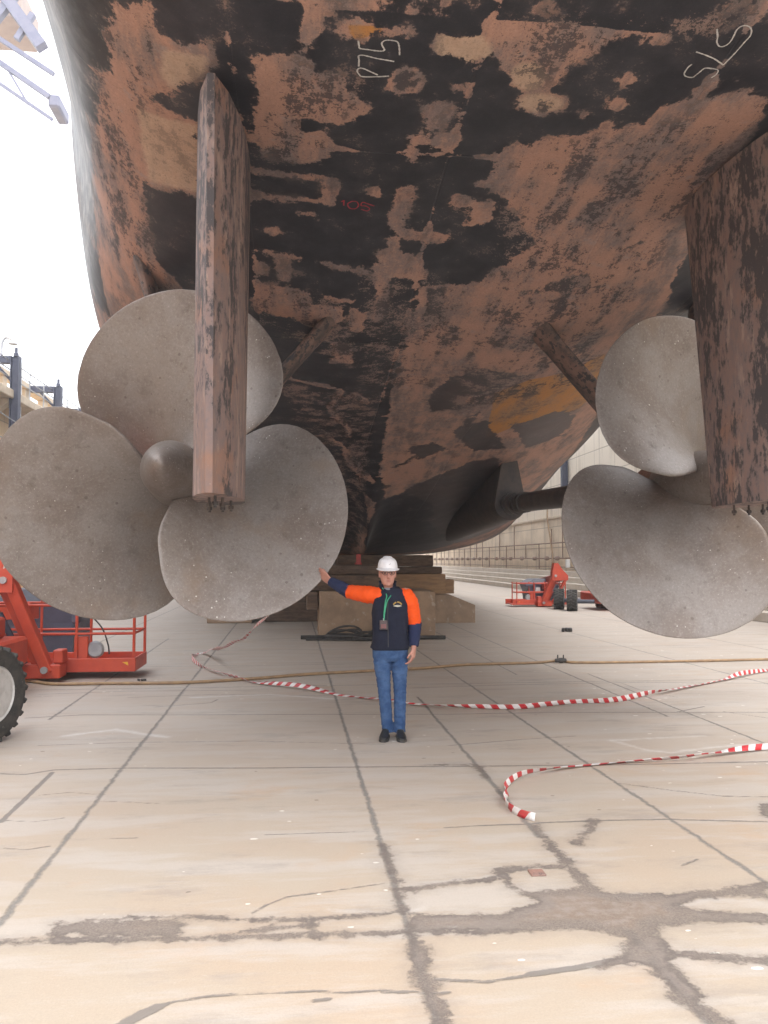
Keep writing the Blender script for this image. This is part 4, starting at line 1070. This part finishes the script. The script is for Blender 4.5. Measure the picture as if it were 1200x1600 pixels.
# ---- shoes
for c, tip in ((legs[0][2], gpt(597, 1154)), (legs[1][2], gpt(626, 1155))):
    mb = MB(FEET); heel = Vector((c.x, c.y + .07, 0)); fw = (Vector((tip.x, tip.y - .14, 0)) - heel).normalized(); sd = Vector((-fw.y, fw.x, 0))
    rings = []
    for q, wd, ht in ((0,.022,.06),(.03,.034,.085),(.09,.038,.105),(.14,.041,.090),(.20,.047,.066),(.25,.045,.052),(.285,.032,.042),(.30,.014,.030)):
        rings.append([heel + fw * q + sd * (wd * math.copysign(abs(math.cos(t)) ** .75, math.cos(t))) + Vector((0, 0, .016 + max(0, (ht - .016)) * (.5 + .5 * math.sin(t)))) for t in [2*math.pi*k/16 for k in range(16)]])
    mb.loft(rings); so = mm('shoe', mb, M_shoe, smooth=True)
    mb = MB(FEET)
    mb.loft([[heel + fw * q + sd * (wd * s_) + Vector((0, 0, z)) for s_, z in ((-1,.001),(1,.001),(1,.020),(-1,.020))] for q, wd in ((-.005,.020),(.03,.036),(.12,.040),(.20,.049),(.26,.046),(.305,.018))])
    mm('sole', mb, M_hose, so)
# ---- shirt sleeves: orange above, navy forearm
def sleeve(s_, e, w2, inn, seed):
    mb = MB(FEET); limb(mb, [s_ + inn, s_ + inn * .4, s_.lerp(e, .30), s_.lerp(e, .75), e.lerp(w2, .04)], [.066,.080,.088,.076,.068], 22, 8, .038, seed)
    o = mm('orange_sleeve', mb, M_orange, smooth=True)
    mb = MB(FEET); limb(mb, [e.lerp(w2, -.02), e.lerp(w2, .15), e.lerp(w2, .5), e.lerp(w2, .88), e.lerp(w2, .97)], [.070,.067,.061,.050,.045], 18, 8, .035, seed + 1)
    mm('navy_cuff', mb, M_cuff, o, smooth=True)
sleeve(sR, eR, wR, Vector((.06, .02, .0)), 31)
sleeve(sL, eL, wL, Vector((-.045, .02, -.015)), 41)
# ---- vest
mb = MB(FEET); vr = []
for z, rx, ry, o, ty in ((.865,.180,.132,.0,0),(.885,.188,.140,0,0),(.93,.184,.140,0,0),(1.02,.180,.142,0,0),(1.12,.178,.145,0,0),(1.22,.178,.145,0,0),(1.30,.176,.138,0,0),(1.36,.178,.128,0,0),(1.41,.176,.112,0,.05),(1.442,.158,.098,-.001,.08),(1.466,.118,.088,-.003,.1),(1.482,.088,.076,-.005,.1)):
    vr.append(ell((hipc.x + .001 + o, MY + .02, z), rx, ry, None, 36, 2.6 if z < 1.4 else 2.1, 0, (0, ty)))
for i, ring in enumerate(vr):
    for k, v in enumerate(ring):
        an = 2 * math.pi * k / 36; w_ = .0075 * (math.sin(i * 1.7 + 4 * an) + .8 * math.sin(i * 2.9 - 3 * an + 1))
        v.x += w_ * math.cos(an); v.y += w_ * math.sin(an)
mb.loft(vr, True); ve = mm('vest', mb, M_navy, smooth=True)
mb = MB(FEET)                                                    # stand collar, open in front
rows = []
for q, (rx, ry, z) in enumerate(((.088,.080,1.455),(.080,.076,1.49),(.076,.074,1.525),(.082,.080,1.545))):
    row = []
    for k in range(25):
        t = -math.pi/2 + R(26 + q * 5) + (2*math.pi - 2*R(26 + q * 5)) * k / 24
        row.append((HC.x + .003 + rx * math.cos(t), MY + .025 + ry * math.sin(t), z - .045 * max(0, -math.sin(t)) * (1 if q else .6)))
    rows.append(row)
mb.grid(rows); co_ = mm('collar', mb, M_navy, ve, smooth=True); co_.modifiers.new('t', 'SOLIDIFY').thickness = .009
mb = MB(FEET)                                                    # grey shirt front in the neck opening
mb.grid([[(HC.x + .003 + x * w_, MY - .061 - yo + .012 * x * x, z) for x in (-1, -.5, 0, .5, 1)] for z, w_, yo in ((1.475,.046,-.006),(1.45,.040,.004),(1.42,.026,.017),(1.385,.008,.032))])
mm('shirt_front', mb, cloth('grey_shirt', (.22,.22,.25), (.30,.30,.33)), ve, smooth=True)
fx = HC.x + .002
mb = MB(FEET); mb.tube([(fx - .012, MY - .128, 1.36), (fx - .014, MY - .135, 1.22), (fx - .010, MY - .130, 1.02), (fx - .008, MY - .124, .90)], .0035, 6); mb.box((fx - .008, MY - .128, .925), (.009, .006, .026), None, .002)
mm('zip', mb, M_hose, ve)
# crest on the chest: a gold arc of lettering-sized dashes over a pale winged bar
M_gold = worn('gold_thread', (.62,.42,.10), (.52,.34,.08), 40, .6); M_pale = worn('pale_thread', (.62,.60,.55), (.50,.48,.44), 40, .6)
cc = J(621.5, 944, -.131)
mb = MB(FEET)
for k in range(11):
    if k == 4: continue
    a = R(150 - 12 * k); mb.box(cc + Vector((.044 * math.cos(a), .006 + .012 * abs(math.cos(a)), -.030 + .044 * math.sin(a) + .006)), (.0065, .006, .014), Matrix.Rotation(-(a - math.pi/2), 4, 'Y'), .001)
mm('crest_lettering', mb, M_gold, ve)['kind'] = 'stuff'
mb = MB(FEET); mb.loft([[cc + Vector((x, .008 + .3 * abs(x), -.018 + z * h)) for z in (-1, 1)] + [cc + Vector((x, .003 + .3 * abs(x), -.018 + z * h)) for z in (1, -1)] for x, h in ((-.040,.002),(-.02,.007),(0,.010),(.02,.007),(.040,.002))])
mm('crest_wings', mb, M_pale, ve)
# lanyard and badge
mb = MB(FEET)
for s_ in (-1, 1):
    mb.tube(catmull([(HC.x + s_ * .055, MY - .035, 1.475), (HC.x + .004 + s_ * .022, MY - .088, 1.405), J(603.5 + s_ * 1.2, 940, -.142), J(600.6 + s_ * .5, 958, -.150), J(600, 969, -.152)], 5), .0055, 6)
mm('lanyard', mb, worn('green_lanyard', (.06,.42,.24), (.05,.36,.20), 30, .6), ve, smooth=True)
bc = J(599.3, 976.5, -.152)
mb = MB(FEET); mb.box(bc, (.078, .005, .092), None, .006, 0, 2); bd = mm('badge', mb, worn('badge_plastic', (.06,.045,.05), (.09,.06,.06), 30, .3), ve)
mb = MB(FEET); mb.box(bc + Vector((0, -.004, -.012)), (.048, .003, .040), None, .002); mm('badge_photo', mb, worn('badge_red', (.24,.06,.06), (.15,.08,.08), 50, .4), bd)
mb = MB(FEET); mb.box(bc + Vector((.002, 0, .054)), (.014, .006, .02), None, .002); mm('badge_clip', mb, M_white, bd)
# ---- helmet, glasses, hair, eyes, mouth
mb = MB(FEET); hz = HC + Vector((.002, .012, .048)); rings = []
for q, (rr, z) in enumerate(((.122,-.004),(.124,.003),(.108,.010),(.106,.03),(.101,.06),(.090,.088),(.070,.108),(.045,.119),(.018,.124))):
    ring = []
    for k in range(40):
        t = 2*math.pi*k/40; fr = max(0, -math.sin(t)); e = rr * (1 + (.10 if q < 2 else 0) * fr)
        rib = 1 + .022 * (math.exp(-((math.cos(t)) / .16) ** 2)) if q > 3 else 1
        ring.append(hz + Vector((e * .93 * math.cos(t), e * 1.12 * math.sin(t), z * rib - (.014 * fr if q < 2 else 0) + (.006 * (1 - fr) if q < 2 else 0))))
    rings.append(ring)
mb.loft(rings); he = mm('helmet', mb, M_hat, autosmooth=50)
mb = MB(FEET); mb.lathe([(0,-.012),(.050,-.010),(.046,.004),(.030,.011),(0,.013)], hz + Vector((0,-.01,.119)), (0, -.12, 1), 20); mm('helmet_crown', mb, M_hat, he, autosmooth=50)
mb = MB(FEET); mb.lathe([(0,0),(.014,0),(.014,.003),(0,.003)], hz + Vector((.006,-.108,.058)), (0,-1,.45), 14); mm('helmet_badge', mb, M_grey, he)
mb = MB(FEET)
for s_ in (-1, 1):
    mb.tube([HC + Vector((s_ * (.034 + .026 * math.cos(t)), -.103 + .006 * abs(math.cos(t)), .012 + .019 * math.sin(t))) for t in [2*math.pi*k/16 for k in range(16)]], .0028, 6, closed=True)
    mb.tube([HC + Vector((s_ * .060, -.098, .016)), HC + Vector((s_ * .074, -.05, .016)), HC + Vector((s_ * .078, .01, .012))], .0025, 6)
mb.tube([HC + Vector((-.009, -.105, .014)), HC + Vector((0, -.109, .018)), HC + Vector((.009, -.105, .014))], .0025, 6)
mm('glasses', mb, worn('glasses_frame', (.03,.025,.025), (.05,.04,.04), 30, .35))
for s_ in (-1, 1):
    mb = MB(FEET); bmesh.ops.create_uvsphere(mb.bm, u_segments=12, v_segments=8, radius=.0105, matrix=Matrix.Translation(HC + Vector((s_ * .033, -.084, .012)) - FEET)); mm('eye', mb, worn('eye_dark', (.10,.07,.06), (.04,.03,.03), 60, .3), smooth=True)
mb = MB(FEET); mb.loft([[HC + Vector((x, -.0985 + 2.2 * x * x - .003 * math.sin(t), -.066 + h * math.cos(t))) for t in [2*math.pi*k/8 for k in range(8)]] for x, h in ((-.026,.001),(-.014,.0035),(0,.0042),(.014,.0035),(.026,.001))]); mm('lips', mb, worn('lip_skin', (.36,.12,.10), (.30,.10,.09), 40, .5), smooth=True)
mb = MB(FEET)
for s_ in (-1, 1): mb.loft([ell(HC + Vector((s_ * .072, .028, z)), .009, .035, None, 12) for z in (-.012, .01, .035, .06)])
mb.loft([ell(HC + Vector((0, .085, z)), .055, .024, None, 14) for z in (-.055, -.02, .03, .06)])
mm('hair', mb, M_hair, smooth=True)
# ------------------------------------------------------------------ boom lifts
M_red = worn('lift_red_paint', (.56,.075,.035), (.47,.06,.032), 3, .45, 0, .08, (.26,.10,.075), .68)
M_hood = worn('lift_hood_paint', (.115,.125,.185), (.085,.095,.145), 3, .5, 0, .06, (.20,.20,.24), .66)
M_hoodtop = worn('lift_dark_paint', (.040,.045,.07), (.06,.065,.09), 4, .5, 0, .06)
M_tyre = worn('tyre_rubber', (.030,.029,.029), (.060,.055,.05), 12, .8, 0, .25, (.17,.15,.13), .62)
M_rim = worn('lift_rim_paint', (.55,.54,.53), (.42,.41,.40), 7, .5, .1, .06, (.25,.21,.18), .64)
M_chrome = worn('hydraulic_rod', (.55,.55,.55), (.45,.45,.46), 6, .25, .9, 0)
M_yel = worn('yellow_sticker', (.75,.42,.03), (.65,.36,.03), 20, .5)
LG = 'red boom lifts parked on the dock floor'
def boom_lift(o, sx, label, wheels, chassis, s=1.0, bend=(4.9, 1.9, 1.25), bend2=(5.0, 2.2, .85), hx=1.22):
    """local: x from the basket's outer end towards the machine, y away from camera, z up; sx mirrors x"""
    o = Vector((o[0], o[1], 0)); root = empty('boom_lift', o, label, 'boom lift', LG)
    def W(x, y, z): return Vector((o.x + sx * x * s, o.y + y * s, z * s))
    def pt(nm, mat, f, par=root, **k):
        mb = MB(o); f(mb); return mb.build(nm, mat, par, **k)
    def bx(b, x0, x1, y0, y1, z0, z1, bev=.008):
        c = (W(x0, y0, z0) + W(x1, y1, z1)) / 2; b.box(c, (abs(x1-x0), abs(y1-y0), abs(z1-z0)), None, bev)
    # basket: floor with toe boards, rails
    bl, bd, zf = 2.42, .92, .10
    ba = pt('basket', M_red, lambda b: (bx(b, 0, 1.5, 0, .03, zf, zf + .20), bx(b, 0, bl, bd - .03, bd, zf, zf + .20), bx(b, 0, .03, .032, bd - .032, zf, zf + .20), bx(b, bl - .03, bl, .032, bd - .032, zf, zf + .20), bx(b, .034, bl - .034, .034, bd - .034, zf, zf + .04)))
    for x in (.03, .86, 1.62, 2.38):
        for y in (.03, bd - .03):
            pt('basket_post', M_red, lambda b: b.tube([W(x, y, zf + .205), W(x, y, zf + 1.05)], .022, 8), ba, autosmooth=40)
    for z in (.66, 1.08):
        pt('basket_rail', M_red, lambda b: b.tube([W(.03, .03, z), W(2.38, .03, z), W(2.38, bd - .03, z), W(.03, bd - .03, z)], .020, 8, closed=True), ba, autosmooth=60)
    pt('control_panel', M_hood, lambda b: (bx(b, .84, .96, .10, .26, .80, 1.10, .03), bx(b, .50, .83, .12, .26, .95, 1.04, .02)), ba)
    pt('panel_post', M_red, lambda b: bx(b, .70, .90, .05, .12, zf + .05, .62), ba)
    pt('foot_switch', M_grey, lambda b: b.lathe([(0,-.03),(.10,-.03),(.13,0),(.10,.03),(0,.03)], W(.60, .10, .42), (0, 1, 0), 20), ba, autosmooth=40)
    pt('control_lead', M_hose, lambda b: b.tube(catmull([W(.74,.12,.98), W(.52,.10,.75), W(.42,.09,.50), W(.40,.10,.35)], 6), .012, 6), ba, smooth=True)
    pt('yellow_sticker', M_yel, lambda b: b.loft([[W(.10, -.004, .19), W(.19, -.004, .24), W(.11, -.004, .245)], [W(.10, -.001, .19), W(.19, -.001, .24), W(.11, -.001, .245)]]), ba)
    # jib: two side beams, links and a ram, from the basket mount up to the boom nose
    A0, A1 = W(1.16, -.30, .16), W(1.66, -.55, 1.52)
    pt('jib_mount', M_red, lambda b: (bx(b, .98, 1.52, -.36, -.02, .06, .26, .015), bx(b, .96, 1.10, -.30, -.05, .27, .46, .015)))
    pt('jib_arm', M_red, lambda b: b.beam(A0, A1, .15, .20, (0, -1, 0), .012))
    pt('jib_arm', M_red, lambda b: b.beam(A0 + Vector((sx*.17, .10, .10)), A1 + Vector((sx*.16, .10, .02)), .13, .16, (0, -1, 0), .012))
    pt('jib_link', M_red, lambda b: b.beam(A0 + Vector((sx*.40, -.05, .0)), A1 + Vector((sx*.42, -.05, -.18)), .09, .13, (0, -1, 0), .01))
    rm_ = pt('ram', M_hoodtop, lambda b: b.tube([A0 + Vector((sx*.30, -.08, .12)), A0.lerp(A1, .62) + Vector((sx*.30, -.08, 0))], .045, 12), autosmooth=40)
    pt('ram_rod', M_chrome, lambda b: b.tube([A0.lerp(A1, .62) + Vector((sx*.30, -.08, 0)), A1 + Vector((sx*.28, -.08, -.05))], .026, 12), rm_, autosmooth=40)
    pt('boom_nose', M_red, lambda b: (b.loft([[A1 + Vector((sx*x, y, z)) for x, z in ((-.10,-.22),(.50,-.22),(.50,-.04),(.30,.16),(.12,.42),(-.02,.42),(-.10,.10))] for y in (-.12, .14)])))
    for q in (A0 + Vector((sx*.02,-.115,.03)), A1 + Vector((sx*.02,-.125,-.05))):
        pt('pivot_pin', M_grey, lambda b: b.lathe([(0,-.03),(.05,-.03),(.05,.03),(0,.03)], q, (0,1,0), 16), autosmooth=40)
    # stowed main boom and riser run back beside the basket
    pt('boom', M_red, lambda b: b.beam(A1 + Vector((sx*.25, .20, -.12)), W(*bend), .22, .28, bev=.015))
    pt('boom', M_red, lambda b: b.beam(W(1.75, .95, .95), W(*bend2), .24, .26, bev=.015))
    pt('side_plate', M_red, lambda b: bx(b, 1.50, 2.15, -.10, -.06, .40, .60, .01))
    # turret hood with its dark cap
    hd = pt('hood', M_hood, lambda b: b.loft([[W(x0, y0, z), W(x1, y0, z), W(x1, y1, z), W(x0, y1, z)] for z, x0, x1, y0, y1 in ((.16,hx+.16,2.5,1.75,2.9),(.70,hx+.12,2.5,1.70,2.95),(.98,hx,2.55,1.62,3.0))]))
    pt('hood_cap', M_hoodtop, lambda b: b.loft([[W(x0, y0, z), W(x1, y0, z), W(x1, y1, z), W(x0, y1, z)] for z, x0, x1, y0, y1 in ((.99,hx-.02,2.57,1.60,3.02),(1.06,hx+.02,2.55,1.62,3.0),(1.26,hx+.4,2.5,1.72,2.9))]), hd)
    pt('hood_seam', M_hoodtop, lambda b: bx(b, hx+.13, 2.48, 1.685, 1.70, .52, .55, .002), hd)
    if sx > 0: pt('hood_sticker', M_white, lambda b: bx(b, 1.42, 1.62, 1.66, 1.672, .68, .88, .002), hd)
    # chassis and wheels
    cx0, cx1, cy0, cy1 = chassis
    pt('chassis', M_red, lambda b: (bx(b, cx0, cx1, cy0, cy1, .34, .72, .04), bx(b, cx0 + .2, cx1 - .2, cy0 + .3, cy1 - .3, .725, 1.0, .03)))
    for (x, y, r_, wd, ax) in wheels:
        c = W(x, y, r_); a = Vector((sx * -ax[0], ax[1], 0)).normalized()
        pt('axle', M_hoodtop, lambda b: b.tube([c - a * .05, c - a * .75], .07, 10), autosmooth=40)
        wh = pt('wheel', M_tyre, lambda b: b.lathe([(r_*.60,-wd*.44),(r_*.80,-wd*.5),(r_*.93,-wd*.46),(r_*.965,-wd*.25),(r_*.965,wd*.25),(r_*.93,wd*.46),(r_*.80,wd*.5),(r_*.60,wd*.44)], c, a, 44, 0, True), autosmooth=40)
        def lugs(b):
            u = Vector((0,0,1)); w_ = a.cross(u)
            for k in range(22):
                for s_ in (-1, 1):
                    t = 2*math.pi*(k + (.5 if s_ > 0 else 0))/22; d = u*math.cos(t) + w_*math.sin(t); tg = -u*math.sin(t) + w_*math.cos(t)
                    p0 = c + d*(r_*.955) + a*(s_*wd*.47); p1 = c + d*(r_*.955) + a*(s_*wd*.03) + tg*(r_*.16)
                    b.beam(p0, p1, .055, .05, d, .008)
        pt('tread', M_tyre, lugs, wh)['kind'] = 'stuff'
        pt('rim', M_rim, lambda b: b.lathe([(r_*.60,wd*.43),(r_*.57,wd*.47),(r_*.53,wd*.42),(r_*.46,wd*.10),(r_*.40,wd*.02),(r_*.20,wd*.02),(r_*.18,wd*.12),(0,wd*.13),(0,-wd*.3),(r_*.55,-wd*.3)], c, a, 36), wh, autosmooth=35)
        pt('wheel_nuts', M_grey, lambda b: [b.lathe([(.014,0),(.014,.025),(0,.027)], c + a*(wd*.03) + (Vector((0,0,1))*math.cos(k*math.pi/4) + a.cross(Vector((0,0,1)))*math.sin(k*math.pi/4))*(r_*.30), a, 6) for k in range(8)], wh)['kind'] = 'stuff'
    return root
bo1 = gpt(211, 1060)
boom_lift((bo1.x, bo1.y), -1, 'red boom lift cut by the left photo edge, basket low under the propeller',
          [(.61, -4.30, .46, .36, (math.cos(R(19)), -math.sin(R(19)))), (.90 + .9, -1.2, .45, .34, (1, -.05)), (3.1, -3.6, .45, .34, (-1, 0)), (3.1, -1.2, .45, .34, (-1, 0))], (1.25, 2.7, -4.2, -.9))
bo2 = gpt(807, 948)
boom_lift((bo2.x, bo2.y), 1, 'small red boom lift far off on the right, between hull and right propeller',
          [(1.42, -2.0, .40, .36, (.95, .35)), (1.62, -3.2, .40, .36, (.95, .35)), (3.7, -1.3, .40, .36, (-1, 0)), (3.9, -2.6, .40, .36, (-1, 0))], (2.85, 3.9, -3.3, -1.3), .80, (2.2, 4.2, 1.0), (2.3, 4.2, .8), .95)
# loop of barrier tape tied on the left lift's boom nose
c_ = ypt(8, 872, 10.9)
tape([c_ + Vector((-.5, 0, .02)), c_ + Vector((-.15, -.02, .0)), c_ + Vector((.02, -.03, .03)), c_ + Vector((.06, -.05, -.06)), c_ + Vector((.02, -.06, -.14))], .085, 'scrap of red and white tape tied on the boom nose at the left edge', 17)
# ------------------------------------------------------------------ dock air: thin bright haze
hz_ = bpy.data.materials.new('dock_haze'); hz_.use_nodes = True; ht = hz_.node_tree
ht.nodes.remove(ht.nodes['Principled BSDF'])
pv = ht.nodes.new('ShaderNodeVolumePrincipled'); pv.inputs['Color'].default_value = (.97, .97, 1, 1); pv.inputs['Density'].default_value = .0024
pv.inputs['Anisotropy'].default_value = .2
ht.links.new(pv.outputs[0], ht.nodes['Material Output'].inputs['Volume'])
mb = MB(); mb.box((0, 57, 21), (150, 250, 44))
tag(mb.build('haze', hz_), kind='stuff')
